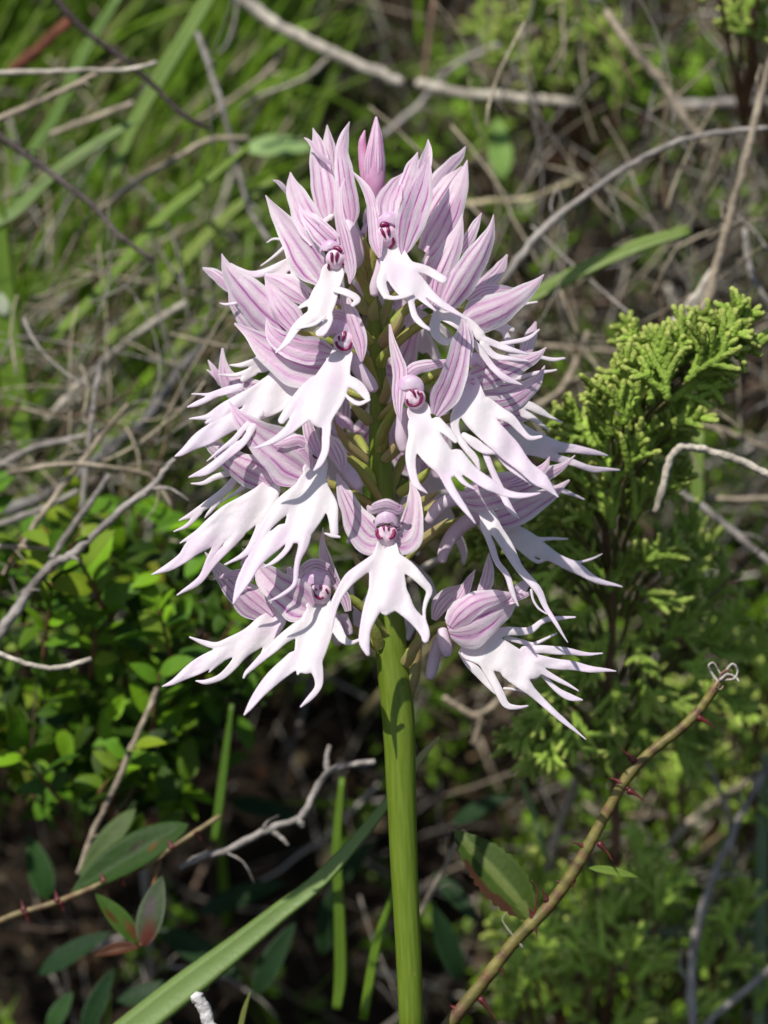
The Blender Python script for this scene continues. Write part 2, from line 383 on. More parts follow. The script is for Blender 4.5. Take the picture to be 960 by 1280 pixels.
def flower(name_seed, throat=None, td=0, tepals=(), lip=None, spur=None, hood=None, face=0, tube_to=None, label=None, r=1.0, xf=None, marks=None):
    """one flower: mesh of ovary tube, hood and throat; children sepal/petal/lip/spur.
    tepals: (kind, pts, d_tip, d_base, cup, tilt); lip: (layers, d0, gx, gy, curl)"""
    global sid
    X = (lambda P: P) if xf is None else xf
    mb = MB()
    tx, ty = throat
    # ovary: a curved twisted tube from the back of the flower down to the stem
    ay = ty + 62 if tube_to is None else tube_to[1]; ax = stem_x(ay) if tube_to is None else tube_to[0]
    pts = np.array([(tx, ty - 2, td + 14, 5), (tx * .7 + ax * .3, ty + 2, td * .72 + 14, 5.8), (tx * .35 + ax * .65, ty * .62 + ay * .38, td * .45 + 8, 5.8), (ax, ay, td * .10, 5)])
    q = catmull(pts, 5); v, f, uv = tube(WP(X(q[:, :3])), q[:, 3] * 0.01, 10, bump=0.10, seed=name_seed); mb.add(v - ORG, f, uv, m=0)
    if hood:
        hx, hy, rx, ry, rd, hd = hood; hy += 1; hd += 3; rx *= .86; rd *= .72
        vs = []; fs = []; nu, nv = 28, 12
        ph0 = name_seed * 1.3
        for i in range(nv + 1):
            t = i / nv; th = R(118) * t
            fl = 1 + 0.10 * max(0, t - 0.80) / 0.20
            for k in range(nu):
                ph = 2 * math.pi * k / nu
                fr = max(0.0, -math.sin(ph))                     # front of the cap
                crest = 1.0 + 0.10 * math.exp(-((ph - 1.5 * math.pi) / 0.35) ** 2)
                wv = t * t * (1.3 * math.sin(5 * ph + ph0) + 0.8 * math.sin(8 * ph))
                vs.append((hx + rx * math.sin(th) * math.cos(ph) * fl, hy + ry * 0.1 - ry * (1.05 * math.cos(th) - 0.1) + wv - 2.0 * fr * t * t + 2.2 * math.cos(2 * ph) * t, hd + rd * math.sin(th) * math.sin(ph) * fl * crest))
        for i in range(nv):
            for k in range(nu): fs.append((i * nu + k, i * nu + (k + 1) % nu, (i + 1) * nu + (k + 1) % nu, (i + 1) * nu + k))
        mb.add(WP(X(np.array(vs))) - ORG, fs, m=1)
    if face:
        # pink cup below the hood, with the crescent and the two strokes of dark magenta
        s = r; td2 = td - 13; rot = R(face if abs(face) > 1 else 0); cr, sr = math.cos(rot), math.sin(rot)
        def tp(ux, uy, dd): return (tx + ux * cr - uy * sr, ty + ux * sr + uy * cr, td2 + dd + 0.038 / s * (ux * ux + uy * uy))
        vs = []; fs = []; nu = 22; nv = 8
        for i in range(nv + 1):
            rr = i / nv
            for k in range(nu):
                ph = 2 * math.pi * k / nu
                ux = 14 * s * rr * math.cos(ph); uy = 1 + (15 if math.sin(ph) > 0 else 12) * s * rr * math.sin(ph)
                vs.append(tp(ux, uy, 2.2 * math.exp(-((ux / s) ** 2 + ((uy - 1) / s) ** 2) / 30) + 0.7 * math.sin(4 * ph) * rr))
        for i in range(nv):
            for k in range(nu): fs.append((i * nu + k, i * nu + (k + 1) % nu, (i + 1) * nu + (k + 1) % nu, (i + 1) * nu + k))
        mb.add(WP(X(np.array(vs))) - ORG, fs, m=2)
        for (pts_, w0, w1) in (marks or MARKS_N):
            q = catmull(np.array(pts_, float), 4); q = q if marks is not None else q
            ux = (q[:, 0] - tx); uy = (q[:, 1] - ty); dd_ = td2 - 1.3 + 0.038 / s * (ux * ux + uy * uy) + 2.2 * np.exp(-((ux / s) ** 2 + ((uy - 1) / s) ** 2) / 30)
            P3 = np.stack([q[:, 0], q[:, 1], dd_], 1); rr_ = 1.2 * (w0 + (w1 - w0) * np.linspace(0, 1, len(q))); rr_ = rr_ * np.sin(np.pi * np.linspace(.18, .85, len(q))) ** .6
            v, f, uv = tube(WP(X(P3)), rr_ * 0.01, 7, flat=.8, bump=.25, seed=name_seed); mb.add(v - ORG, f, uv, m=3)
    fo = mb.build('flower', [M_OVARY, M_HOOD, M_THROAT, M_MAG], orchid)
    if label: fo['label'] = label
    for t in tepals:
        kind, pts, dt, db = t[:4]; cup = t[4] if len(t) > 4 else 0.3
        if face and cup < 0.5 and kind == 'sepal': cup = -0.30 * (0.6 + 0.8 * ((sid * 37) % 10) / 10)
        tilt = t[5] if len(t) > 5 else 0.0; arch = t[6] if len(t) > 6 else -4
        sid += 1
        v, f, uv = ribbon_px(pts, dt, db, cup, tilt, arch, wave=0.25, seed=sid)
        v = X(v); v = WP(v)
        mesh_obj(kind, v - ORG, f, M_TEP, fo, uv=uv)
    if lip:
        lay, d0, gx, gy = lip[:4]; curl = lip[4] if len(lip) > 4 else 0
        v, f, c = lip_px(lay, d0, gx, gy, seed=name_seed, curl=curl)
        mesh_obj('lip', WP(X(v)) - ORG, f, M_LIP, fo, col=c)
    if spur:
        for sp in (spur if isinstance(spur[0], list) else [spur]):
            q = catmull(sp, 5); v, f, uv = tube(WP(X(q[:, :3])), q[:, 3] * 0.01, 12, flat=0.8)
            mesh_obj('spur', v - ORG, f, M_SPUR, fo, uv=uv)
    return fo

# ---- stem with its lower run curving down into the bank
sp = [(x, y, 0, r) for x, y, r in STEM]
q = catmull(sp, 5); pw = WP(q[:, :3]); rad = list(q[:, 3] * 0.01)
low = [pw[-1], pw[-1] + np.array([0.1, 0.9, -4.5]), pw[-1] + np.array([0.25, 2.2, -9.5]), np.array([0.75, 2.6 + pw[-1][1], -3.0])]
lw = catmull(np.array(low), 6)[1:]
pw = np.vstack([pw, lw]); rad += [0.155 + 0.05 * i / len(lw) for i in range(len(lw))]
v, f, uv = tube(pw, rad, 20, bump=0.03); uv[:, 1] *= 6
mesh_obj('stem', v - ORG, f, M_STEM, orchid, uv=uv)

F_ = flower
# ---- buds and back flowers at the top
def bud(pts_list, seed, dd):
    mb = MB(); x, y = pts_list[0][-1][:2]
    ov = np.array([(x, y - 3, dd + 3, 4), (x + 1, y + 14, dd + 3, 5), (stem_x(y + 45), y + 45, 2, 4)])
    qq = catmull(ov, 5); v, f, uv = tube(WP(qq[:, :3]), qq[:, 3] * .01, 9); mb.add(v - ORG, f, uv)
    b = mb.build('flower_bud', [M_OVARY], orchid); b['label'] = 'pink unopened bud at the very top of the spike'
    for i, pts in enumerate(pts_list):
        q = catmull(np.array([(x_, y_, dd + 6 * i, w_) for x_, y_, w_ in pts], float), 5); q[:, 3] = np.maximum(q[:, 3] * (1.08 if i == 0 else 1), .4)
        v, f, uv = tube(WP(q[:, :3]), q[:, 3] * .01, 18, flat=.85, bump=.04); uv[:, 0] = np.abs(uv[:, 0] * 2 - 1) * 2 - 1
        mesh_obj('sepal', v - ORG, f, M_BUD, b, uv=uv)
    for (p_, w_) in (([(471,146,.8),(473,165,4),(474,188,6),(474,212,7),(471,235,6),(470,246,3)], 1), ([(469,150,.6),(465,175,3.5),(461,200,5),(461,222,5),(466,242,2.5)], -1)):
        v, f, uv = ribbon_px(p_, dd - 2, dd - 4, cup=.8, arch=-9.5, seed=seed + 7 * w_, tilt=-.35 * w_)
        mesh_obj('sepal', WP(v) - ORG, f, M_TEP, b, uv=uv)
bud([[(470,146,1),(470,160,5),(470,178,9),(469,198,11.5),(468,217,13),(469,234,11),(470,248,5)], [(456,163,1),(453,178,5),(455,200,7),(459,222,8),(463,238,5)]], 900, -8)

# A : top-left, seen from behind
F_(1, (420,268), -20, [
  ('sepal', [(391,160,1),(397,180,8),(400,205,12),(404,235,15),(408,260,13),(409,276,5)], 10, -22, 0.35, 0.2),
  ('sepal', [(409,156,1),(410,175,7),(412,200,10),(415,235,13),(418,262,10),(420,272,5)], 18, -12, 0.3, 0),
  ('sepal', [(437,152,1),(431,168,6),(427,190,8),(430,215,11),(434,245,13),(437,265,12),(438,280,5)], -14, -40, 0.35, -0.2),
  ('petal', [(380,172,1),(387,177,2.5),(399,193,3.2),(417,207,2)], -12, -20, 0.3, 0)],
  lip=([[[(414,270,3),(406,276,4),(401,277,2)]]], -38, 0, -.2),
  spur=[(434,276,-34,7),(441,298,-40,10),(446,320,-44,9.5),(443,334,-44,6)], tube_to=(462,360))
# D : top-right, behind
F_(2, (535,300), -20, [
  ('sepal', [(584,200,1),(579,220,8),(570,245,13),(558,272,17),(546,295,19),(533,316,12)], 10, -38, 0.35, 0.15),
  ('sepal', [(578,208,2),(565,225,9),(552,245,13),(540,265,14),(528,288,10)], 22, 2, 0.3, 0),
  ('petal', [(582,183,1),(575,195,6),(563,207,7),(550,222,10),(540,240,10),(530,262,6)], 34, 10, 0.3, -0.2)], tube_to=(463,350))
# A2 : left, behind B, its lip seen edge-on
F_(3, (385,300), 24, [
  ('petal', [(341,225,1),(348,228,2.5),(356,236,3),(366,250,3)], 14, 20, 0.3, 0)],
  lip=([[[(382,286,2),(378,300,3),(372,318,5),(358,330,7),(338,338,6),(315,343,5),(300,337,3),(289,329,1.2)],[(368,326,5),(352,341,5),(338,349,4)],
         [(366,333,5),(369,348,4),(380,358,4),(391,367,3)],[(350,346,2),(362,345,3),(372,350,2)]],
        (6, [[(333,303,1),(342,299,2),(358,301,2.5)],[(326,332,1),(344,320,2.5),(360,304,3)]])], 2, 0.0, -0.1), tube_to=(463,370))
# B : upper left, facing front
F_(4, (420,322), -92, [
  ('sepal', [(332,244,1),(345,265,8),(362,290,15),(380,317,21),(394,338,20),(402,353,8)], -30, -78, 0.42, 0.25),
  ('sepal', [(363,215,1),(366,232,9),(375,255,14),(388,280,17),(399,302,13)], -26, -72, 0.35, 0.1),
  ('petal', [(374,255,1),(380,270,5),(394,285,10),(409,300,13),(418,310,8)], -70, -94, -0.3, 0.1),
  ('petal', [(381,262,1),(393,272,4),(408,286,6),(420,298,5)], -74, -98, 0.3, 0.1),
  ('sepal', [(431,223,1),(424,245,4),(424,270,6),(430,295,8),(436,320,8.5),(439,340,6),(437,355,1)], -72, -112, 0.5, 0.5)],
  lip=([[[(415,342,13),(411,356,13),(405,372,15),(400,386,14)],[(405,368,6),(390,376,5),(374,385,2.5)],
         [(394,392,9),(373,407,7),(360,425,5),(344,441,1.2)],[(406,388,8),(410,400,7),(404,413,7),(399,416,5)],[(403,345,3)  ,(408,345,4)]],
        (-6, [[(420,362,5),(435,366,5.5),(447,374,5),(441,381,3)]]), (-7,[[(405,396,2.5),(392,405,3),(372,411,2)]])], -104, -0.05, -0.42),
  marks=MARKS_B, hood=(414,307,17,10,10,-95), face=14, r=0.9)
# C : upper right, facing front
F_(5, (482,293), -92, [
  ('sepal', [(537,195,1),(532,215,9),(525,240,15),(517,265,17),(511,288,16),(506,308,9),(504,318,3)], -62, -100, 0.45, -0.3),
  ('sepal', [(535,174,1),(535,190,6),(528,215,9),(519,240,10),(512,262,8)], -38, -70, 0.3, -0.1),
  ('petal', [(522,190,1),(517,205,7),(510,225,9),(503,246,9),(497,264,6)], -50, -84, 0.3, 0),
  ('sepal', [(504,217,2),(493,234,11),(485,252,15),(483,270,14)], -60, -92, 0.4, 0.2),
  ('sepal', [(439,213,1),(452,228,4),(461,243,5.5),(466,262,6.5),(468,282,8),(470,302,8),(475,322,2)], -60, -112, 0.5, 0.4)],
  lip=([[[(490,316,15),(495,330,17),(504,346,17),(512,361,14)],[(483,332,8),(477,352,7.5),(482,368,6)],[(512,332,7),(535,339,6.5),(554,349,6)],
         [(521,352,9),(540,370,7),(557,383,5),(583,399,1.3)],[(517,364,5),(532,378,4),(544,388,1.5)],[(512,368,5),(517,392,4.5),(527,405,4),(537,412,2.5)],[(497,312,4),(503,313,4)]],
        (-7, [[(482,371,4),(492,373,3.2),(506,370,3),(516,367,2)]])], -104, 0.02, -0.45),
  marks=MARKS_C, hood=(488,274,19,13,10,-96), face=-22, r=1.0, spur=[(477,325,-88,6),(474,340,-88,6.5),(469,358,-86,7),(468,369,-86,5)])
# E : right upper
F_(6, (556,370), -40, [
  ('sepal', [(578,267,1),(574,285,6),(567,305,11),(557,328,16),(548,350,14),(543,372,10),(540,386,5)], -40, -66, 0.35, 0.2),
  ('sepal', [(567,297,2),(553,311,6),(541,325,9),(530,337,6)], -22, -40, 0.3, 0),
  ('petal', [(602,266,1),(595,280,5),(586,298,7),(576,316,5)], -16, -38, 0.3, 0),
  ('sepal', [(617,268,1),(613,288,6),(603,310,12),(590,332,16),(577,352,17),(563,374,13),(556,384,6)], -38, -66, 0.42, -0.25)],
  lip=([[[(550,390,9),(568,398,10),(585,408,10),(600,418,7)],[(546,396,7),(543,412,7.5),(550,424,6),(560,428,5),(572,421,4)],
         [(598,422,5),(620,430,5),(640,438,4),(660,442,1.5)],[(603,430,5),(618,444,5),(640,449,3.5),(661,451,1.3)]],
        (-4, [[(592,428,4),(607,447,5),(620,463,5),(635,475,4.5),(652,481,1.3)]]),
        (5, [[(610,431,3),(645,427,3.5),(662,421,3),(674,412,1.5)]])], -72, 0.12, -0.25))
# F : right mid, pointing right
F_(7, (584,392), -26, [
  ('sepal', [(680,343,1),(668,356,7),(650,370,12),(630,382,17),(610,391,21),(592,398,19),(580,402,8)], -18, -52, 0.42, 0.1),
  ('petal', [(634,318,2),(628,330,6),(620,342,8),(606,355,9),(592,366,9)], 14, -24, 0.3, 0),
  ('petal', [(648,361,1),(625,361,5),(605,363,8),(585,376,9)], -4, -30, -0.3, 0.2)],
  lip=([[[(600,396,8),(620,404,7),(640,412,4)],[(620,402,5),(650,382,2.5),(671,378,1.5)],[(610,405,4),(626,415,2)],
         [(640,440,4),(677,447,3),(693,449,3),(706,448,1.8)],[(640,474,3),(665,468,3.5),(695,462,1.6)],[(630,415,5),(640,440,6),(640,470,4)]]], 16, 0.05, -0.1))
# O : right mid, facing front
F_(8, (518,496), -116, [
  ('sepal', [(487,405,2),(490,425,4),(496,447,7),(500,465,9),(498,490,8),(498,510,5),(501,527,1)], -84, -138, 0.5, 0.4),
  ('sepal', [(578,394,1),(579,413,8),(575,438,13),(569,462,15),(561,485,17),(552,503,15),(544,519,6)], -96, -122, 0.45, -0.25),
  ('petal', [(584,400,1),(587,418,4),(587,436,5),(583,456,3)], -86, -110, 0.3, -0.2),
  ('sepal', [(571,449,1),(555,453,4),(535,457,7),(519,461,8),(507,471,7)], -106, -112, 0.5, 0.2)],
  lip=([[[(523,514,13),(525,522,12),(528,538,16),(538,557,17),(552,575,15),(560,586,11)],[(519,540,8),(514,563,8),(515,587,6.5),(520,605,5),(534,617,1.2)],
         [(547,528,8),(560,540,6.5),(569,551,4)],[(554,590,8),(563,610,6),(578,632,5),(594,654,1)],[(567,586,5),(578,602,4),(593,611,1.2)],
         [(570,575,12),(592,592,9),(613,607,8),(633,616,5.5),(655,620,4),(675,616,1.4)],[(533,513,4),(539,514,4)]]], -124, 0.05, -0.42),
  marks=MARKS_O, hood=(513,479,20,14,12,-122), face=1, r=1.0, spur=[(504,512,-106,7.5),(503,530,-106,8),(502,548,-106,8),(506,563,-104,6.5)])
# P : right, half turned
F_(9, (590,462), -70, [
  ('sepal', [(683,434,1),(672,444,6),(655,452,10),(635,460,15),(612,468,17),(594,473,14),(587,475,6)], -52, -82, 0.4, 0.2),
  ('sepal', [(681,457,1),(672,475,7),(657,487,12),(640,496,17),(622,500,19),(605,498,16),(594,491,8)], -34, -76, 0.4, 0.1),
  ('petal', [(670,402,2),(664,418,7),(657,440,8),(648,458,6)], 30, -10, 0.3, 0)],
  lip=([[[(587,481,12),(588,500,17),(597,520,16),(612,538,15),(627,553,13),(640,566,12),(658,585,10),(677,601,9),(698,621,1.5)],
         [(577,503,9),(569,525,7),(571,543,5.5),(582,559,5),(594,573,5),(599,587,2)],
         [(608,505,9),(627,517,8),(640,525,7),(653,540,5),(662,547,4),(676,546,2.5)]],
        (7, [[(605,560,5),(617,593,5),(627,613,5),(638,637,4.5),(649,649,1)],[(620,563,4),(637,584,4.5),(653,597,3),(672,608,1.5)],[(612,560,4),(622,566,4)]]),
        (3, [[(580,544,5),(592,553,7),(605,562,6.5),(620,564,5),(634,567,2)]])], -90, 0.06, -0.3),
  hood=(594,450,14,12,10,-78))
# Q : right, its pale lip reaching far back and right
F_(10, (600,520), 10, [
  ('sepal', [(668,522,2),(650,520,9),(630,525,12),(612,530,9)], 20, 0, 0.3, 0)],
  lip=([[[(620,528,9),(637,535,13),(662,553,14),(687,557,10),(707,560,7),(737,564,5),(760,570,1.2)],
         [(650,556,8),(670,566,6),(695,572,6),(720,580,5),(745,587,4.5),(774,587,1.3)],
         [(635,512,6),(655,505,6),(675,514,5.5),(687,520,3),(703,528,1.2)],[(632,520,7),(645,514,7),(663,521,5),(686,538,1.5)],
         [(660,592,4),(700,612,4),(730,624,1.5)],[(640,560,8),(650,580,7),(665,596,5)]]], 4, 0.15, -0.1, 0.3))
# R : right, low, striped hood half hidden by the lips above
F_(11, (590,622), -40, [
  ('sepal', [(719,569,1),(703,583,5),(683,592,9),(655,603,16),(625,614,21),(600,620,21),(582,622,12)], -6, -56, 0.4, 0.1),
  ('petal', [(687,571,1),(681,583,5),(672,592,7),(655,601,8),(640,606,5)], -26, -50, 0.3, 0),
  ('sepal', [(712,600,2),(690,616,8),(665,630,14),(645,640,18),(622,648,14),(606,652,6)], 14, -28, 0.4, 0.1)],
  lip=([[[(605,636,9),(614,652,10),(620,662,9),(637,688,8),(651,713,6),(663,727,6),(675,741,5.5),(683,760,4),(695,780,3),(710,803,1)],
         [(605,652,6),(607,664,5),(615,685,5),(622,703,4.5),(633,718,4.5),(640,738,4),(648,757,1.5)]],
        (-2,[[(664,738,2),(667,750,2),(673,760,2),(683,767,1.2)]])], -52, 0.02, -0.2),
  spur=[[(585,622,-34,8),(566,624,-34,9),(548,634,-32,8.5),(535,652,-30,5.5)]], tube_to=(485,690))
# S : behind R, dark lip hanging far right
F_(12, (612,650), 20, [
  ('sepal', [(660,640,3),(640,648,10),(620,655,12),(605,655,8)], 20, 5, 0.3, 0)],
  lip=([[[(622,652,8),(633,661,9),(653,674,12),(675,687,10),(695,698,8),(720,710,8),(743,724,5),(778,734,1.2)],[(645,664,7),(660,670,5),(675,674,3.5),(709,673,1.5)],
         [(640,676,6),(660,693,4),(673,702,3),(687,699,2.5),(720,703,2),(737,700,1.8),(753,692,0.9)]]], 20, 0.25, -0.1),
  spur=[[(606,645,4,9),(588,650,2,9.5),(568,666,0,9),(556,686,0,8),(552,702,0,5.5)]], tube_to=(486,720))
# T : bottom right, closed hood turned to the right
F_(13, (566,782), -44, [
  ('sepal', [(648,748,2),(632,757,14),(611,767,23),(591,776,30),(573,782,28),(560,786,12)], -34, -60, 0.42, 0.25, -16),
  ('sepal', [(644,742,3),(618,747,9),(594,754,14),(575,768,14),(563,783,7)], -46, -64, 0.4, 0.2, -16),
  ('petal', [(662,726,4),(653,734,7),(642,745,8),(630,752,6)], -40, -48, -0.3, 0.1),
  ('petal', [(666,740,1),(655,744,3.5),(640,750,4)], -52, -52, 0.3, 0),
  ('petal', [(594,712,1),(586,727,5),(577,745,7),(567,762,6)], -14, -34, 0.3, 0.2),
  ('petal', [(611,691,1),(611,710,6),(608,728,8),(602,744,6)], 6, -20, 0.3, 0),
  ('sepal', [(578,732,3),(562,744,10),(549,759,10),(542,775,3)], -4, -26, 0.4, 0.2)],
  lip=([[[(590,812,13),(612,815,18),(632,823,17),(653,832,14),(667,839,10)],[(605,826,8),(615,848,6.5),(625,867,6),(634,882,5),(647,884,3.2),(660,882,1.5)],
         [(640,838,13),(655,855,9),(668,868,6),(690,888,5),(712,908,3),(733,924,1)],[(660,825,9),(683,828,8),(713,832,7),(745,837,4.5),(770,839,1.2)],
         [(668,834,6),(695,848,4),(723,864,1.2)],[(612,800,9),(630,790,7),(662,788,5.5),(677,778,4),(690,773,4),(719,772,1.5)],
         [(655,812,6),(680,812,6),(700,813,6),(727,817,3.5),(753,817,1.2)]],
        (8,[[(675,842,3),(695,861,4),(713,872,5),(728,875,1.6)],[(633,798,4),(653,802,4),(668,805,3),(696,791,1.2)],[(630,861,2),(645,862,2),(661,866,1)]]),
        (4,[[(578,815,6),(590,832,7),(606,850,6),(620,866,3)]])], -50, 0.10, -0.25),
  spur=[[(553,786,-30,6),(554,798,-34,8),(558,812,-36,8),(559,820,-36,5)],[(549,800,-10,7),(543,822,-10,8),(539,840,-10,7),(537,848,-10,5)]], tube_to=(502,828))
# G : left mid, big striped sepals
F_(14, (368,420), -36, [
  ('sepal', [(277,317,1),(284,335,8),(297,352,15),(313,370,21),(330,388,23),(348,404,20),(362,416,10)], -20, -48, 0.4, 0.2),
  ('sepal', [(285,360,1),(294,378,8),(308,398,12),(325,415,14),(342,426,12)], -8, -28, 0.4, 0.1),
  ('sepal', [(253,335,2),(266,341,6),(280,352,8),(292,364,5)], 14, 0, 0.3, 0),
  ('petal', [(331,347,1),(338,362,7),(350,380,13),(363,397,15),(374,413,10)], -40, -62, 0.35, -0.1),
  ('petal', [(331,344,4),(350,352,10),(365,362,13),(379,373,9),(387,380,4)], -18, -40, 0.35, 0)],
  lip=([[[(384,470,12),(366,480,18),(346,490,21),(328,503,18),(317,513,13)],[(350,478,10),(320,489,8),(295,503,8),(275,518,6),(258,528,2)],
         [(312,516,10),(290,528,10.5),(267,540,11),(245,553,9),(228,565,5),(219,570,1.3)],
         [(300,497,5),(275,510,5),(258,521,4),(237,524,1.2)],
         [(300,484,6),(287,488,6),(270,492,5),(258,493,2.4),(240,493,1.2)],[(268,494,4),(246,505,4),(234,509,1.3)]],
        (-12, [[(325,517,6),(307,533,4),(292,550,4),(275,563,3),(259,576,1)],[(320,528,6),(308,547,5),(297,558,6),(273,578,7),(255,590,5.5),(236,597,1.2)]]),
        (6, [[(275,379,1),(283,381,2.2),(295,379,2.5)]])], -56, 0.0, -0.2),
  tube_to=(468,455))
# W : left mid behind G's lip
F_(15, (345,480), 8, [
  ('sepal', [(278,435,2),(279,452,5),(283,470,10),(293,483,16),(309,490,18),(327,490,14),(342,486,6)], 4, -14, 0.4, 0.2),
  ('petal', [(260,450,1.2),(268,463,3.5),(277,480,4)], 12, 8, 0.3, 0), ('petal', [(258,462,1),(268,469,2.5),(280,484,3)], 16, 12, 0.3, 0)],
  lip=([[[(287,456,1.3),(303,456,4),(320,452,6),(334,443,9)],[(275,469,1.8),(295,468,3),(313,464,5),(327,457,9),(340,450,11)],[(305,474,5),(316,465,7)],
         [(327,479,1.8),(340,466,3),(352,460,4)],[(337,478,2.5),(353,468,5),(362,462,5)],[(328,448,3),(338,460,4)]]], -18, 0.2, -0.1), tube_to=(470,500))
# H : left, facing front
F_(16, (430,426), -100, [
  ('sepal', [(293,404,2),(312,417,8),(330,432,16),(350,443,24),(372,452,29),(392,458,28),(408,458,20),(417,456,8)], -42, -84, 0.40, 0.15),
  ('sepal', [(333,398,1),(337,412,7),(347,424,12),(362,431,15),(380,437,17),(400,440,16),(414,442,8)], -66, -94, 0.4, 0.2),
  ('petal', [(404,404,2),(412,397,5),(424,394,7),(436,402,7)], -92, -98, 0.4, 0),
  ('sepal', [(424,353,1),(430,370,5),(437,390,8.5),(445,412,10),(451,432,8),(452,452,1.5)], -86, -124, 0.5, 0.4)],
  lip=([[[(427,443,12),(423,454,14),(418,470,18),(412,485,20),(408,498,19),(402,513,16),(400,521,12)],[(395,480,10),(378,493,9),(365,508,8),(352,526,5)],
         [(388,508,13),(370,527,9),(357,540,6.5),(340,552,4.5),(317,560,1.2)],[(406,520,10),(408,532,7),(407,547,6),(407,563,5.5),(400,578,4.5),(392,588,1.5)],
         [(432,474,8),(447,482,8),(456,493,6),(460,500,3)],[(411,448,4),(416,449,4)]],
        (-4, [[(461,500,2.5),(448,504,3.5),(436,498,3),(430,491,1.2)]])], -112, 0.0, -0.42),
  marks=MARKS_H, hood=(421,410,21,14,12,-102), face=1, r=1.0, spur=[(437,446,-88,8),(450,463,-86,8.5),(462,479,-84,8.5),(468,488,-84,6)])
# J : left low, facing front
F_(17, (397,566), -84, [
  ('sepal', [(286,501,1),(298,520,9),(313,535,15),(330,550,22),(350,565,28),(368,579,30),(382,589,22),(389,592,8)], -72, -86, 0.40, 0.15),
  ('petal', [(342,557,1),(357,554,6),(372,550,7),(386,556,6)], -90, -96, 0.3, 0.1),
  ('petal', [(382,511,1),(384,527,6),(388,545,8),(394,560,7),(399,570,3)], -90, -100, 0.35, -0.2),
  ('sepal', [(404,543,3),(416,556,10),(424,572,10),(428,590,2)], -84, -98, 0.5, 0.3)],
  lip=([[[(395,580,13),(393,597,14),(390,613,19),(387,632,20),(378,650,18),(371,664,14)],[(382,586,5),(389,588,5)],
         [(374,617,11),(353,633,11),(335,655,8),(320,677,6),(305,693,4),(283,706,1.3)],[(405,615,9),(413,632,9),(417,650,7),(418,666,6)],
         [(354,666,11),(335,683,11),(318,702,10),(308,718,9),(300,733,7.5),(292,755,1.3)],[(366,668,6),(358,687,4.5),(343,702,3.2),(329,710,0.9)],
         [(380,670,9),(378,684,7),(373,700,4.5),(370,716,4),(367,732,3.4),(353,743,3),(336,752,0.9)]],
        (-4,[[(424,671,2),(415,670,3),(406,667,1.4)]])], -92, 0.0, -0.30),
  marks=MARKS_J, hood=(384,557,16,11,10,-90), face=1, r=0.72, spur=[(427,580,-70,7.5),(440,596,-68,8.5),(449,609,-66,6.5)])
# K : left low, hood behind J
F_(18, (345,596), -50, [
  ('sepal', [(247,543,2),(262,555,7),(280,568,12),(300,582,17),(318,592,20),(332,600,15),(340,605,6)], -34, -60, 0.4, 0.15)],
  lip=([[[(337,597,6),(339,609,11),(329,622,14),(315,637,15),(300,650,16),(282,660,13)],[(318,618,7),(288,635,8),(263,653,6.5),(247,666,5),(225,679,1.3)],
         [(268,668,12),(243,683,10.5),(230,697,8),(212,708,6),(189,719,1)],[(298,665,9),(281,688,6),(263,708,5),(245,729,5),(222,744,1.3)],
         [(278,672,6),(262,698,4),(251,718,1.6)],[(267,662,4),(241,672,2)],[(342,625,7),(328,650,5),(318,673,5),(307,691,4),(281,706,1.3)]]], -62, 0.0, -0.18),
  tube_to=(478,640))
# K2 : behind, thin shaded lip lobes
F_(19, (330,590), -10, [],
  lip=([[[(300,588,5),(273,595,4.5),(255,604,3.2),(239,604,1.2)],[(308,585,4),(299,590,4),(287,607,6),(263,628,6),(245,640,5),(224,651,1.2)],[(250,641,4),(233,657,3),(217,665,1.2)],
         [(312,590,4),(303,610,4),(279,625,1.4)],[(275,626,3),(263,640,3),(256,648,0.9)],[(320,580,8),(305,584,7)]]], -16, 0.1, -0.1), tube_to=(474,650))
# L : bottom left, facing front
F_(20, (400,740), -88, [
  ('sepal', [(318,700,2),(330,716,13),(349,735,20),(366,748,24),(380,757,22),(389,762,10)], -62, -92, 0.40, 0.15),
  ('petal', [(360,709,3),(368,722,7),(377,732,7)], -80, -90, 0.3, 0),
  ('petal', [(374,722,2),(382,710,6),(396,705,7),(410,711,6)], -88, -94, 0.4, 0.2),
  ('sepal', [(404,659,1),(403,680,4),(406,697,7),(413,715,7),(422,732,6),(431,748,6.5),(435,764,4)], -62, -80, 0.45, 0.3)],
  lip=([[[(400,754,12),(398,766,14),(395,784,19),(390,802,19),(387,817,17),(381,828,13)],[(385,757,4),(391,758,4)],
         [(377,785,10),(355,797,8),(338,813,7),(322,828,5),(308,840,3),(304,847,1.6)],[(412,772,7),(420,783,8),(427,797,7),(438,803,4),(449,800,2.4)],
         [(368,826,11),(346,843,9.5),(330,860,8.5),(317,877,6),(305,893,1.5)],[(374,836,4.5),(372,843,2)],[(394,829,10),(398,847,7),(397,860,5.2),(387,873,4),(376,884,1.3)]]], -96, -0.02, -0.35),
  marks=MARKS_L, hood=(395,724,22,15,12,-92), face=1, r=1.0, spur=[[(414,768,-70,8),(420,785,-70,8),(424,804,-68,6.5)],[(428,770,-50,7),(434,784,-50,6.5),(437,793,-50,5)]])
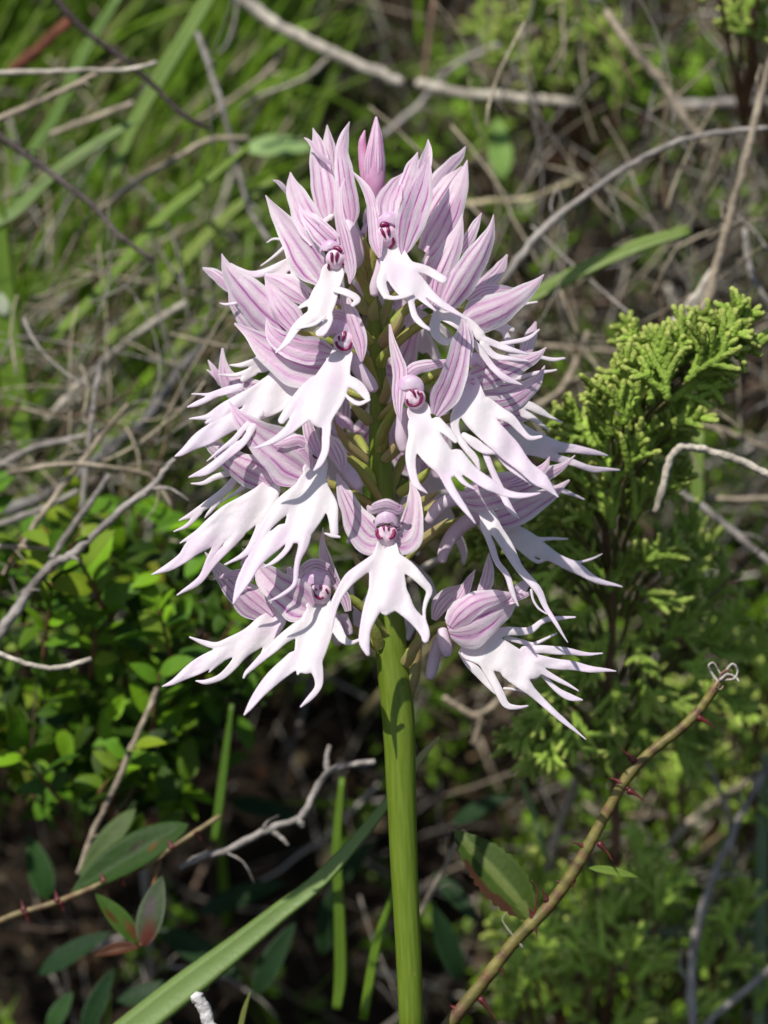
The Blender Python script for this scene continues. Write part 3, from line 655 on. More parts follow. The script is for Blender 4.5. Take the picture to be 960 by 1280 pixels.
# M : bottom left, behind L
F_(21, (345,762), -46, [
  ('sepal', [(256,690,1),(268,705,6),(282,722,12),(300,740,17),(318,755,19),(333,766,13),(340,771,5)], -36, -58, 0.4, 0.15),
  ('petal', [(266,724,0.9),(285,719,3.5),(303,717,6),(318,722,5)], -50, -60, 0.3, 0),
  ('petal', [(303,685,1.6),(308,695,3.5),(312,708,4)], -50, -56, 0.3, 0), ('petal', [(301,707,1.4),(306,699,3),(312,692,3)], -58, -58, 0.3, 0)],
  lip=([[[(343,762,5),(347,772,11),(334,783,14),(317,798,14),(300,810,13)],[(325,784,8),(293,798,6),(272,807,5),(255,803,4),(237,797,1.6)],
         [(286,814,9),(258,827,10),(233,842,8),(217,852,4.5),(203,858,1)],[(304,816,8),(290,833,6),(275,847,5),(258,852,4),(245,851,1.3)],[(276,826,4),(261,840,1.2)],
         [(351,779,6),(341,797,5.5),(333,810,4.5),(326,821,1.6)]]], -60, 0.0, -0.2), tube_to=(486,820))
# N : centre bottom, facing the viewer squarely
F_(22, (483.5,667), -112, [
  ('sepal', [(421,592,2),(428,612,8),(437,632,12),(447,652,18),(459,669,22),(470,673,19),(478,670,10)], -80, -112, 0.45, -0.1),
  ('sepal', [(513,602,2),(517,618,7),(517,640,11),(514,659,16),(507,671,20),(498,673,18),(490,669,9)], -80, -112, 0.45, 0.1),
  ('petal', [(459,632,2),(464,637,6),(472,634,7),(482,632,8),(492,634,7),(499,637,6),(502,631,1.5)], -124, -124, 0.3, 0.3)],
  lip=([[[(483.5,680,11),(483,693,14.5),(482,706,18),(484,720,20),(484,738,21),(484,746,18)],
         [(466,703,9),(453,711,8.5),(437,724,8),(425,741,7),(418,758,6),(413.5,788,1.3)],[(497,701,9),(514,713,8.5),(528,727,7),(536,738,5),(532.5,752,3.5),(530.5,765,2.6),(531.5,776,1.6)],
         [(473,744,13),(463,767,10),(456,787,8),(456,803,7.5),(460,817,3.5)],[(496,745,13),(512,766,9.5),(525,780,9),(531,792,7),(532,799,5)],
         [(485,752,6),(486,762,4.4),(483,767,2.8),(478.5,766.5,1.8)]]], -124, 0.0, -0.30),
  hood=(483,647,17,13,13,-120), face=1, r=0.98, label='lowest middle flower, facing the viewer with arms and legs spread')

# ---- flowers on the far side of the spike: turned about the stem
def turned(ang, dy, sc=0.9):
    ca, sa = math.cos(ang), math.sin(ang)
    def f(P):
        P = np.array(P, float); x = (P[:, 0] - 484) * sc; d = P[:, 2] * sc
        y = (P[:, 1] - 670) * sc + 670 + dy; cxs = np.interp(y, [p[1] for p in STEM], [p[0] for p in STEM])
        return np.stack([cxs + x * ca - d * sa, y, x * sa + d * ca], 1)
    return f
def back_flower(seed, ang, dy, sc=0.9):
    F_(seed, (483.5,667), -112, [
      ('sepal', [(421,592,2),(428,612,8),(437,632,12),(447,652,18),(459,669,22),(470,673,19),(478,670,10)], -80, -112, 0.45, -0.1),
      ('sepal', [(513,602,2),(517,618,7),(517,640,11),(514,659,16),(507,671,20),(498,673,18),(490,669,9)], -80, -112, 0.45, 0.1),
      ('sepal', [(483,596,1),(483,612,8),(483,630,12),(483,645,10)], -105, -118, 0.45, 0.0)],
      lip=([[[(483.5,680,11),(483,693,14.5),(484,720,19),(484,746,17)],[(466,703,9),(437,724,8),(425,741,7),(413.5,780,1.6)],[(497,701,9),(528,727,7),(536,738,5),(531.5,770,1.8)],
         [(473,744,13),(463,767,10),(456,795,7),(460,812,3.5)],[(496,745,13),(512,766,9.5),(525,780,9),(532,799,4)],[(485,752,6),(486,762,4.4)]]], -124, 0.0, -0.3),
      hood=(483,647,17,13,13,-120), face=1, tube_to=(484,730), xf=turned(ang, dy, sc), spur=[(483,668,-96,7),(483,690,-92,8),(484,712,-90,6)])
for i, (ang, dy, sc) in enumerate([(R(180), 0, .9), (R(150), -95, .9), (R(205), -120, .9), (R(178), -215, .85), (R(215), -280, .8), (R(150), -300, .75), (R(182), -370, .65)]):
    back_flower(30 + i, ang, dy, sc)

# ---- bracts at the foot of each ovary, and brown ovaries that show against the stem
BR = [((424,560),(470,607),10,-20,-14),((417,526),(459,578),8,-34,-12),((436,503),(464,530),8,-26,-12),((491,508),(474,567),9,-30,-14),((496,548),(478,577),7,-30,-18),
      ((438,352),(461,392),9,-28,-9),((453,296),(461,336),7,-22,-7),((470,300),(464,345),6,-20,-8),((508,380),(476,434),8,-30,-10),((486,432),(476,460),8,-26,-12),
      ((482,470),(478,505),7,-26,-14),((470,372),(468,402),8,-18,-10),((541,581),(497,618),8,-40,-14),((551,614),(500,640),8,-46,-14),((560,648),(500,690),8,-36,-16),
      ((446,398),(466,430),7,-20,-10),((452,452),(468,486),7,-20,-10),((441,690),(474,742),8,-36,-18),((452,760),(476,812),8,-44,-20),((528,800),(505,832),9,-40,-20),((523,778),(512,870),9,-14,-6)]
for i, (a, b, w, da, db) in enumerate(BR):
    w *= 0.78
    m = ((a[0] + b[0]) / 2 + 3 * (-1) ** i, (a[1] + b[1]) / 2 + 2)
    v, f, uv = ribbon_px([(a[0], a[1], 1.2), (m[0], m[1], w), (b[0] * .8 + m[0] * .2, b[1] * .8 + m[1] * .2, w * .95), (b[0], b[1], w * .5)], da, db, cup=0.7, thick=1.0, seed=i, arch=-5)
    mesh_obj('bract', WP(v) - ORG, f, M_BRACT if i % 3 else M_OVARY, orchid, uv=uv)
# ================================================================ THE BANK BEHIND
def mat_soil():
    m, nt, ns, ln, p = new_mat('leaf_litter_soil')
    n1 = noise_n(nt, 0.9, 6); n2 = noise_n(nt, 5, 5)
    c = mixc(nt, ramp(nt, n1, 0.35, 0.65), (0.014, 0.010, 0.007), (0.042, 0.030, 0.020))
    c = mixc(nt, math_n(nt, 'MULTIPLY', ramp(nt, n2, 0.55, 0.7), 0.6), c, (0.08, 0.06, 0.04))
    finish(m, nt, p, c, 0.9, 0.1, 0, None, math_n(nt, 'ADD', n1, n2), 1.0, 0.5); return m
M_SOIL = mat_soil()
def coords(near, far, n):
    a = np.linspace(0, near, n); b = near * (far / near) ** np.linspace(0, 1, 22)[1:]; return np.concatenate([a, b])
xs = coords(45, 60000, 90); xs = np.concatenate([-xs[:0:-1], xs]); ys = np.concatenate([-coords(60, 60000, 40)[:0:-1], coords(60, 60000, 130)])
GX, GY = np.meshgrid(xs, ys); GZ = ground_z(GX, GY)
near = (np.hypot(GX, GY) < 120)
nz = np.array([[noise.fractal(Vector((x * .5, y * .5, 3)), 1.0, 2.0, 4) if abs(x) < 46 and -10 < y < 62 else 0 for x in xs] for y in ys])
GZ = GZ + nz * 0.55
vv = np.stack([GX.ravel(), GY.ravel(), GZ.ravel()], 1); nx = len(xs)
ff = [(j * nx + i, j * nx + i + 1, (j + 1) * nx + i + 1, (j + 1) * nx + i) for j in range(len(ys) - 1) for i in range(nx - 1)]
g = mesh_obj('ground', vv, ff, M_SOIL); g['kind'] = 'structure'
_gd = {}
def gdepth(px, py):
    k = (round(px / 40), round(py / 40))
    if k not in _gd: _gd[k] = depth_to_ground(k[0] * 40, k[1] * 40)
    return _gd[k]

M_TWIG = mat_col('weathered_twig_bark', 0.75, 0.2, 0, 1.6, 0.75, 9, 0.9, 0.05, (0.42, 0.40, 0.38))
M_GRASS = mat_col('green_grass', 0.42, 0.4, 0.38, 1.2, 0.45, 14, 0.3, 0.02, (0.55, 0.62, 0.4))
M_LEAF = mat_col('shrub_leaf', 0.55, 0.25, 0.36, 2.2, 0.45, 9, 0.4, 0.03, (0.5, 0.6, 0.4))
M_JUN = mat_col('juniper_scale_foliage', 0.5, 0.3, 0.2, 4, 0.45, 18, 1.0, 0.05, (0.45, 0.55, 0.35))
M_THORN = mat_plain('dark_red_thorn', (0.13, 0.018, 0.02), (0.06, 0.012, 0.012), 6, 0.4, 0.4)
TAN = (0.36, 0.30, 0.22); GREY = (0.33, 0.30, 0.27); PALE = (0.50, 0.45, 0.37); DARKT = (0.07, 0.055, 0.05); STRAW = (0.46, 0.40, 0.24); RED = (0.17, 0.06, 0.035)
def sc(d): return (DIST + d * 0.01) / DIST
def twig(label, pts, r0, r1, d, col=TAN, name='dry_twig', group='dry twigs tangled behind the orchid', cat='twig', forks=(), knots=True, seed=None):
    """a twig thing; pts (x, y[, dd]) at about depth d; forks are further branches of the same twig"""
    base = pts[0]; org = W(base[0], base[1], d)
    mb = MB(); sd = int(abs(pts[0][0] * 7 + pts[0][1] * 3 + len(pts))) if seed is None else seed
    r_ = np.random.default_rng(sd)
    if knots:       # the repeated habit of these twigs: short side shoots at some nodes
        r0 *= 0.76; r1 *= 0.76; forks = [(f_[0], f_[1] * .8, f_[2] * .7) for f_ in forks]
        M_ = catmull(np.array([(q[0], q[1]) for q in pts], float), 5)
        for i in range(4, len(M_) - 2, 5):
            if r_.random() < (.42 if len(forks) < 5 else 0) and col is not PALE:
                t_ = M_[i + 1] - M_[i - 1]; a_ = math.atan2(t_[1], t_[0]) + r_.choice([-1, 1]) * r_.uniform(.5, 1.1); l_ = r_.uniform(14, 60)
                forks.append(([(M_[i][0], M_[i][1]), (M_[i][0] + math.cos(a_) * l_ * .5, M_[i][1] + math.sin(a_) * l_ * .5, -8), (M_[i][0] + math.cos(a_ + .3) * l_, M_[i][1] + math.sin(a_ + .3) * l_, -14 + 40 * r_.random())], r0 * .36, r0 * .15))
    for j, (pp, a, b) in enumerate([(pts, r0, r1)] + list(forks)):
        P = np.array([(q[0], q[1], d + (q[2] if len(q) > 2 else 0)) for q in pp], float)
        P = catmull(P, 5); n = len(P)
        P[1:-1, :2] += (r_.random((n - 2, 2)) - .5) * a * 0.35 if n > 2 else 0
        rr = np.linspace(a, b, n) * (1 + 0.12 * (r_.random(n) - .5))
        if knots:
            for k in range(3, n - 2, 6): rr[k] *= 1.18
        v, f, uv = tube(WP(P), rr * 0.01 * sc(d), 9, bump=0.28, seed=sd + j)
        cc = np.array(col)[None] * (0.7 + 0.6 * np.repeat(r_.random(n), 9)[:, None]); cc = np.vstack([cc, cc[:1], cc[-1:]])
        mb.add(v, f, uv, cc)
    o = mb.build(name, M_TWIG, None, org); o.location = tuple(org)
    tag(o, label, cat, group); return o
def blade_mesh(mb, P, wd, col, wdir=None, fold=0.35, tipcol=None):
    """P world centre line, wd half widths (world), folded blade with thickness"""
    P = np.asarray(P); n = len(P); T = np.gradient(P, axis=0); T /= np.maximum(np.linalg.norm(T, axis=1), 1e-9)[:, None]
    view = -CF if wdir is None else wdir
    Wd = np.cross(T, view); Wd /= np.maximum(np.linalg.norm(Wd, axis=1), 1e-6)[:, None]; N = np.cross(Wd, T)
    V = []; Cc = []
    for i in range(n):
        w = wd[i]; th = min(0.012, w * 0.3)
        for a, b in ((-1, 0), (-.5, .6), (0, 1), (.5, .6), (1, 0)):
            V.append(P[i] + Wd[i] * a * w - N[i] * fold * w * b); 
        V.append(P[i] + Wd[i] * .5 * w - N[i] * (fold * w * .6 - th)); V.append(P[i] - N[i] * (fold * w - th)); V.append(P[i] - Wd[i] * .5 * w - N[i] * (fold * w * .6 - th))
        c = np.array(col) if tipcol is None or i < n * .7 else np.array(col) * (1 - (i / n - .7) / .3) + np.array(tipcol) * ((i / n - .7) / .3)
        Cc += [c] * 8
    F = []
    for i in range(n - 1):
        for k in range(8):
            a = i * 8 + k; b = i * 8 + (k + 1) % 8; F.append((a, b, b + 8, a + 8))
    F.append(tuple(range(7, -1, -1))); F.append(tuple((n - 1) * 8 + k for k in range(8)))
    mb.add(np.array(V), F, None, np.array(Cc))
def blade(label, pts, d, col, name='grass_blade', group='broad grass blades behind the orchid', tipcol=None, cat='grass blade', fold=0.3, turn=0.0):
    org = W(pts[0][0], pts[0][1], d); P = catmull(np.array([(q[0], q[1], d + (q[3] if len(q) > 3 else 0), q[2]) for q in pts], float), 6)
    mb = MB(); wd = -CF + turn * CX + 0.2 * np.array([0, 0, 1]); wd /= np.linalg.norm(wd)
    blade_mesh(mb, WP(P[:, :3]), P[:, 3] * 0.01 * sc(d), col, wd, fold, tipcol)
    o = mb.build(name, M_GRASS, None, org); o.location = tuple(org); tag(o, label, cat, group); return o

# ---- twigs one can follow with the eye
twig('thick pale bark-covered branch slanting across the top above the orchid', [(285,-14),(342,29),(376,46),(417,67),(459,85),(503,104)], 10, 9, 850, PALE, forks=[([(417,67),(380,98),(330,118),(300,135)], 4, 2.5)])
twig('pale horizontal branch right of the top flower bud', [(522,104),(572,116),(626,121),(676,125),(722,130)], 9, 8, 900, PALE)
twig('short pale branch piece near the upper right edge', [(838,130),(880,131),(934,129),(1010,126)], 9, 8, 950, GREY)
twig('grey curved twig slanting down at the upper right', [(758,14),(797,69),(827,100),(852,144),(889,185)], 7, 7.5, 700, TAN)
twig('long thin grey twig rising from the right of the spike', [(622,360),(664,304),(702,267),(760,225),(818,190),(877,169),(960,160)], 7, 4, 420, GREY)
twig('upright straw-coloured stem at the right edge', [(881,400),(897,329),(914,267),(935,187),(956,104),(975,40)], 8, 6, 420, TAN, forks=[([(868,420),(882,370),(899,330)], 6, 4)])
twig('fraying pale stem splitting beside the upright straw stem', [(815,432),(845,400),(872,366),(903,320)], 6.5, 5, 470, PALE, forks=[([(838,420),(866,385),(890,345)], 4, 3)])
twig('small dark curved twig at the right edge above the juniper', [(931,287),(935,325),(947,358),(972,392)], 5, 5, 500, GREY)
twig('tan branch reaching from the top bud towards the upper right', [(478,170),(525,130),(560,88),(610,62),(690,28),(760,-10)], 5, 6, 1000, GREY)
twig('faint straw stem lying level right of the upper flowers', [(575,256),(610,252),(660,248),(727,222)], 5, 4, 800, STRAW)
twig('bent pale twig curling over right of the juniper', [(820,640),(830,605),(836,577),(850,560),(870,560),(896,566),(929,577),(975,602)], 6.5, 6, 150, PALE)
twig('grey twig falling to the right below the bent pale twig', [(800,590),(834,606),(889,642),(929,675),(985,722)], 6, 6, 520, GREY)
twig('thin brown twig lying level at the right edge beside the juniper', [(870,620),(910,624),(975,622)], 4, 4, 600, TAN)
twig('dull twig sloping down behind the juniper tips', [(872,531),(900,536),(930,548),(975,566)], 5, 4, 560, TAN)
twig('thin level stem between the spike and the juniper', [(650,428),(720,436),(808,442),(850,446)], 4.5, 3.5, 650, TAN)
twig('forked brown twig right of the spike, pointing down left', [(735,415),(722,450),(700,488),(668,508)], 5, 5, 600, TAN, forks=[([(700,488),(716,475),(758,465)], 4, 2.5)])
twig('straight straw stem at the left edge, level and pale', [(-20,91),(50,90),(106,88),(160,87),(196,78)], 4.5, 3.5, 420, PALE)
twig('tan stem rising from the left edge under the level pale stem', [(-20,156),(57,124),(113,96),(158,72)], 5.5, 4, 500, TAN)
twig('dark twig running down from the top left corner', [(60,-14),(106,39),(152,71),(191,106),(227,142),(262,160)], 6, 4, 500, DARKT)
twig('long dark grey twig slanting down from the left edge', [(-14,160),(39,198),(78,227),(117,258),(149,294),(191,326)], 6, 4, 430, (0.12, .1, .09))
twig('thin grey twig coming down towards the left of the spike', [(246,40),(262,85),(280,142),(294,198),(312,262),(338,303)], 5, 4, 650, GREY)
twig('tan twig sloping up behind the grass left of the spike', [(124,262),(170,227),(220,198),(262,175),(310,173)], 5, 5, 620, TAN)
twig('short tan twig amid the upper left grass', [(64,168),(113,149),(166,129)], 5, 5, 650, TAN)
twig('reddish brown stem in the upper left corner', [(15,88),(52,58),(88,25)], 10, 8, 900, RED)
twig('pale stem above the grey branches left of the spike', [(59,524),(108,472),(148,436),(200,398),(232,378)], 6, 6, 650, PALE)
twig('thick dark grey branch rising beside the left flowers', [(-14,645),(49,623),(92,597),(138,561),(184,521),(223,466),(262,425)], 10, 8, 620, (0.20, .19, .18))
twig('upright thin twig crossing the grey branches at left', [(102,636),(108,584),(115,525),(121,480),(128,446)], 5, 4, 430, GREY)
twig('straight brown-grey twig crossing diagonally at left', [(-2,730),(26,685),(52,643),(82,603),(118,557),(160,505)], 5.5, 4, 380, TAN)
twig('twig pointing right from the left edge above the crossing', [(-14,590),(39,561),(92,548),(130,537)], 5.5, 3.5, 450, GREY)
twig('lower grey twig pointing right from the left edge', [(-14,660),(52,636),(97,614)], 5.5, 4.5, 430, GREY)
twig('thin arching twig ending in a bent tip near the left flowers', [(10,592),(79,580),(141,584),(184,593),(201,611),(214,632)], 4, 3, 360, TAN)
twig('long twig climbing to a white broken tip by the left flowers', [(-10,806),(20,764),(39,735),(66,705),(92,692),(125,662),(157,633),(192,606),(207,586),(218,574)], 9, 4, 260, GREY)
twig('grey twig climbing steeply beside the yellow leaf', [(28,744),(56,712),(82,672),(108,636),(137,594)], 6.5, 5, 340, GREY)
twig('thin twig lying level over the yellow leaf', [(-14,682),(20,683),(62,686)], 4, 3.5, 300, TAN)
twig('pale crooked twig near the left edge over the leafy shrub', [(-14,812),(0,817),(31,829),(70,835),(114,824)], 4, 4.5, 160, PALE)
twig('tall dry stem beside the large dark leaf', [(98,1092),(117,1038),(137,999),(164,936),(188,882),(196,860)], 5, 5, 330, TAN)
twig('grey forked twig left of the orchid stem', [(225,1085),(254,1071),(286,1061),(336,1036),(375,1022),(392,993),(410,965),(438,956),(468,953)], 6, 5.5, 280, GREY,
     forks=[([(410,966),(408,948),(412,932)], 5, 4), ([(336,1036),(350,1046),(360,1056)], 4.5, 3), ([(372,1022),(378,1034)], 7, 4)])
twig('thin brown twig right of the orchid stem near the bottom', [(523,1145),(545,1105),(565,1066),(580,1040)], 4, 4, 420, TAN)
twig('tall grey twig leaning at the lower right', [(866,1290),(864,1217),(873,1155),(893,1092),(914,1047),(935,1001),(966,950)], 8, 6, 560, GREY)
twig('grey twig rising to the lower right corner', [(880,1290),(893,1270),(927,1242),(970,1206)], 6, 6, 560, GREY)
twig('thin twig passing down behind the thorny shoot tip', [(855,900),(889,963),(910,1017),(914,1047)], 5, 5, 640, TAN)
twig('tan stem sloping up right of the thorny shoot', [(740,1154),(797,1097),(860,1030),(905,996),(950,965)], 6, 6, 800, TAN)
twig('second tan stem sloping up, lower and shorter', [(805,1126),(850,1090),(905,1044)], 7, 6, 850, (0.34,.25,.13))
twig('thin brown stem under the hanging juniper tips', [(683,1090),(697,1038),(712,995),(728,955)], 6, 6, 650, TAN)
twig('dull grey twig behind the lowest right flower', [(555,872),(575,885),(600,893),(640,860),(668,846)], 5, 5, 560, TAN, forks=[([(600,893),(598,912),(590,930)], 4, 3)])
twig('light twig crossing behind the lower right wing of flowers', [(512,728),(528,712),(548,699)], 7, 6, 300, PALE)
twig('brown upright twig top centre', [(528,112),(535,60),(543,0),(546,-20)], 5, 4, 1000, (0.2,.13,.09))
twig('curved tan twig at the top left of the spike', [(248,150),(300,118),(340,84),(352,60)], 5, 4, 900, TAN)
stub = twig('broken white-tipped twig stub at the bottom', [(274,1310),(262,1280),(252,1256),(246,1243)], 8, 8.5, 40, (0.62, 0.60, 0.58), knots=False)
v, f, uv = tube(WP([(218,574,260),(214,578,258),(208,584,257)]), [0.06, 0.085, 0.05], 9, bump=.3, seed=5)
# ---- blades
blade('broad pale green grass blade rising from the lower left behind the orchid stem', [(110,1330,20),(190,1266,20),(240,1227,19),(293,1186,16),(346,1143,13),(399,1101,11),(452,1043,8),(484,1003,6.5),(504,978,6),(525,948,5.5),(549,921,1.5)], 170, (0.22, 0.33, 0.09), tipcol=(0.5, 0.42, 0.2), turn=-0.3)
blade('broad green blade right of the upper flowers', [(650,378,8),(700,352,9.5),(735,334,9.5),(793,309,9),(862,287,7)], 480, (0.27, 0.38, 0.09))
blade('wide bright green blade standing at the left edge', [(34,570,8),(24,520,16),(14,450,19),(6,380,17),(0,300,12),(-8,200,5)], 620, (0.16, 0.27, 0.025))
blade('light green blade leaning at the top left', [(140,226,6),(166,159,8),(195,106,10),(227,53,10),(268,-16,9)], 700, (0.24, 0.36, 0.08))
blade('long green blade sloping up left of the spike', [(66,424,7),(117,372,7),(156,326,7),(205,269,7),(248,234,6),(312,182,3)], 600, (0.24, 0.37, 0.05))
blade('lower green blade sloping up left of the spike', [(120,440,7),(156,407,8),(220,336,8),(280,273,7),(345,222,5)], 680, (0.28, 0.38, 0.07))
blade('steep green blade at the upper left', [(16,262,6),(35,198,7),(71,142,8),(106,64,8),(152,-10,6)], 700, (0.18, 0.30, 0.06))
blade('green blade crossing the upper left corner', [(-10,282,6),(22,262,8),(64,220,8),(120,180,7),(170,150,4)], 620, (0.25, 0.37, 0.11))
blade('slender green blade upright left of the orchid stem', [(421,1262,6),(426,1216,8),(424,1128,7),(421,1057,6),(428,972,4)], 380, (0.14, 0.25, 0.02))
blade('short bright blade just left of the stem at the bottom', [(454,1275,6),(470,1184,6),(488,1128,4),(497,1090,2)], 330, (0.17, 0.30, 0.02))
blade('thin dark green blade below the lowest left flower', [(268,1052,5),(275,1000,6),(282,944,5),(290,880,3)], 420, (0.11, 0.22, 0.02))
blade('pale green stalk standing behind the juniper', [(852,760,8),(866,690,10),(872,620,9),(874,540,7)], 560, (0.27, 0.38, 0.09))
blade('grey-green blade at the lower right edge', [(948,1300,9),(950,1180,9),(953,1050,8),(957,940,6)], 700, (0.22, 0.30, 0.14))
blade('flat grey-green blade lying level at the lower right', [(790,1168,4),(830,1166,8),(900,1164,8),(950,1162,5)], 700, (0.24, 0.28, 0.14))
blade('small tan blade tip at the bottom beside the white stub', [(298,1300,4),(305,1265,3.5),(313,1240,1)], 120, (0.22, 0.24, 0.06))
blade('light green thin stalk under the hanging juniper tips', [(684,1075,3.5),(668,1020,4.5),(652,976,4)], 520, (0.25, 0.36, 0.12))

# ---- leaves
def leaf_verts(L, w, cup=0.25, fold=0.25, droop=0.2, serr=0, nu=6, nv=8, seed=0, thick=0.012):
    """leaf along +x (length L), width y, up z; world units"""
    V = []; r_ = np.random.default_rng(seed)
    for side in (1, -1):
        for i in range(nv + 1):
            t = i / nv; ww = w * (math.sin(math.pi * min(1, t ** 0.85)) ** 0.75 if 0 < t < 1 else 0.02)
            for k in range(nu + 1):
                u = k / nu * 2 - 1; e = 1 + (serr * (0.5 - (i % 2)) if abs(u) == 1 else 0)
                V.append((L * t, ww * u * e, -cup * w * u * u * 0 + fold * ww * abs(u) - droop * L * t * t + side * thick * (1 - u * u) + 0.04 * w * math.sin(6 * t + 2 * u)))
    m = nu + 1; o = (nv + 1) * m; F = []
    for i in range(nv):
        for k in range(nu):
            a = i * m + k; F.append((a, a + m, a + m + 1, a + 1)); F.append((o + a, o + a + 1, o + a + m + 1, o + a + m))
        a = i * m; F.append((a, o + a, o + a + m, a + m)); b = a + nu; F.append((b, b + m, o + b + m, o + b))
    return np.array(V), F
def orient(V, base, direc, up):
    x = np.asarray(direc, float); x = x / np.linalg.norm(x); z = np.asarray(up, float); z = z - x * z.dot(x); z /= np.linalg.norm(z) + 1e-9; y = np.cross(z, x)
    return base + V[:, :1] * x + V[:, 1:2] * y + V[:, 2:3] * z
UPV = np.array([0, 0, 1.0])
def leaf_at(p0, p1, w, col, name, parent, org, mat, seed=0, fold=0.25, up=None, serr=0, droop=.12, cols=None, nv=8, nu=8):
    a = W(*p0); b = W(*p1); L = np.linalg.norm(b - a)
    V, F = leaf_verts(L, w * 0.01 * sc(p0[2]), fold=fold, droop=droop, seed=seed, serr=serr, nv=nv, nu=nu)
    t = V[:, 0] / L; u = up if up is not None else (-CF * 0.8 + UPV * 0.7)
    G = orient(V, a, b - a, u)
    if cols is None: cc = np.tile(np.array(col), (len(V), 1))
    else: cc = cols(t, V[:, 1] / (w * 0.01 * sc(p0[2])))
    return mesh_obj(name, G - org, F, mat, parent, col=cc)
# leafy shrub at lower left: thing > stem, leaf
sh_org = W(120, 1000, 700); shrub = empty('leafy_shrub', tuple(sh_org)); tag(shrub, 'low bushy shrub with small glossy green leaves at the lower left', 'shrub')
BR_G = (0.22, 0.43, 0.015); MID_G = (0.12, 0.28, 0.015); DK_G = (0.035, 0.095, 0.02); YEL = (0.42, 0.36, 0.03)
hand = [((12,746),(100,762),9,320,MID_G),((5,812),(82,786),11,260,(0.20,.30,.03)),((200,786),(248,766),10,280,(0.34,.36,.03)),((112,800),(174,800),10,330,BR_G),((140,722),(140,762),12,360,BR_G),
        ((70,702),(52,658),13,330,YEL),((132,932),(130,884),10,240,BR_G),((136,877),(182,879),9,240,BR_G),((96,888),(32,912),17,300,DK_G),((104,1022),(112,984),13,330,(0.07,.16,.015)),((60,1126),(38,1046),19,340,DK_G),
        ((40,994),(18,900),6,260,(0.16,.20,.02)),((186,860),(215,905),9,330,MID_G),((225,880),(255,870),9,340,BR_G),((160,830),(120,850),10,300,MID_G),((205,745),(180,690),12,330,(0.30,.33,.03)),((60,1290),(88,1240),14,300,DK_G),
        ((250,860),(275,905),10,380,MID_G),((270,960),(310,940),12,380,(0.10,.2,.02)),((20,850),(60,870),12,380,BR_G)]
n = 0
hand = [(a, b, w * .85, d + 220, col) for (a, b, w, d, col) in hand]
for (a, b, w, d, col) in hand:
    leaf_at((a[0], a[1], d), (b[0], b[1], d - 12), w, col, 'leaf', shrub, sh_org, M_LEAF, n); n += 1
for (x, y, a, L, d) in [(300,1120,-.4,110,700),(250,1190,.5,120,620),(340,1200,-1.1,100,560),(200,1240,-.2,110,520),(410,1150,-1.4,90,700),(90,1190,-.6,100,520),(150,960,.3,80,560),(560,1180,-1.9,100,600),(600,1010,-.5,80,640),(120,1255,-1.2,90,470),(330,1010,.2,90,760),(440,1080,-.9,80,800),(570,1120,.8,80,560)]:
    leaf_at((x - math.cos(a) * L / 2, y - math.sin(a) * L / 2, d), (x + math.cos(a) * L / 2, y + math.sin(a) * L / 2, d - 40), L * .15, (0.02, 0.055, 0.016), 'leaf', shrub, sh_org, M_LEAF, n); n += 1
protos = []
for q in range(6):
    V, F = leaf_verts(0.52, 0.12 + 0.015 * (q % 3), fold=0.2 + 0.1 * (q % 2), droop=0.1 + 0.05 * q, seed=q, nu=4, nv=6)
    g_ = [BR_G, MID_G, (0.13, 0.28, 0.02), (0.22, 0.34, 0.03), (0.06, 0.15, 0.015), (0.26, 0.36, 0.02)][q]
    protos.append(mesh_obj('leaf', V, F, M_LEAF, shrub, col=np.tile(np.array(g_), (len(V), 1))))
from mathutils import Matrix
def place(o, base, direc, up, s, parent_org):
    x = Vector(direc).normalized(); z = Vector(up); z = (z - x * z.dot(x)).normalized(); y = z.cross(x)
    M = Matrix((x, y, z)).transposed().to_4x4() @ Matrix.Scale(s, 4); M.translation = Vector(tuple(np.asarray(base) - parent_org)); o.matrix_local = M
used = set(); r_ = np.random.default_rng(11)
cnt = 0
for k in range(46):
    # a shoot: base near the bank, tip towards the light, leaves alternate along it
    x = r_.uniform(-60, 300); y = r_.uniform(660, 1010)
    if x > 240 and y > 900: continue
    d = r_.uniform(300, 820) + (y < 720) * 160
    ang = r_.uniform(-2.4, -0.7); L = r_.uniform(60, 120)
    P = np.array([(x, y + 30, d + 60), (x + math.cos(ang) * L * .5, y + 30 + math.sin(ang) * L * .5, d + 15), (x + math.cos(ang) * L, y + 30 + math.sin(ang) * L, d - 30)])
    P = catmull(P, 4); v, f, uv = tube(WP(P), np.linspace(.035, .015, len(P)), 6); mesh_obj('twig', v - sh_org, f, M_TWIG, shrub, col=np.tile(np.array([0.20, 0.10, 0.05]), (len(v), 1)))
    Wp = WP(P)
    for i in range(2, len(Wp)):
        if cnt >= 262: break
        sgn = 1 if i % 2 else -1
        T = Wp[i] - Wp[i - 1]; T /= np.linalg.norm(T); sd_ = np.cross(T, CF); dr = T * 0.6 + sd_ * sgn * r_.uniform(.5, 1) + r_.normal(size=3) * .25
        q = int(r_.integers(6)); src = protos[q]
        o = src if q not in used else src.copy()
        if q in used: C.objects.link(o); o.parent = shrub
        used.add(q); place(o, Wp[i], dr, -CF * .5 + UPV + r_.normal(size=3) * .4, r_.uniform(.7, 1.35), sh_org); cnt += 1
for (a, b, w, d, col) in hand:
    P = catmull(np.array([(a[0], a[1], d), (a[0] * .6 + 140 * .4, a[1] + 40, d + 120), (140, a[1] + 120, d + 320)]), 4)
    v, f, uv = tube(WP(P), np.linspace(.02, .05, len(P)), 6); mesh_obj('twig', v - sh_org, f, M_TWIG, shrub, col=np.tile(np.array([0.20, 0.10, 0.05]), (len(v), 1)))
fm = MB(); V1, F1 = leaf_verts(1, .25, nu=4, nv=5, thick=.01)
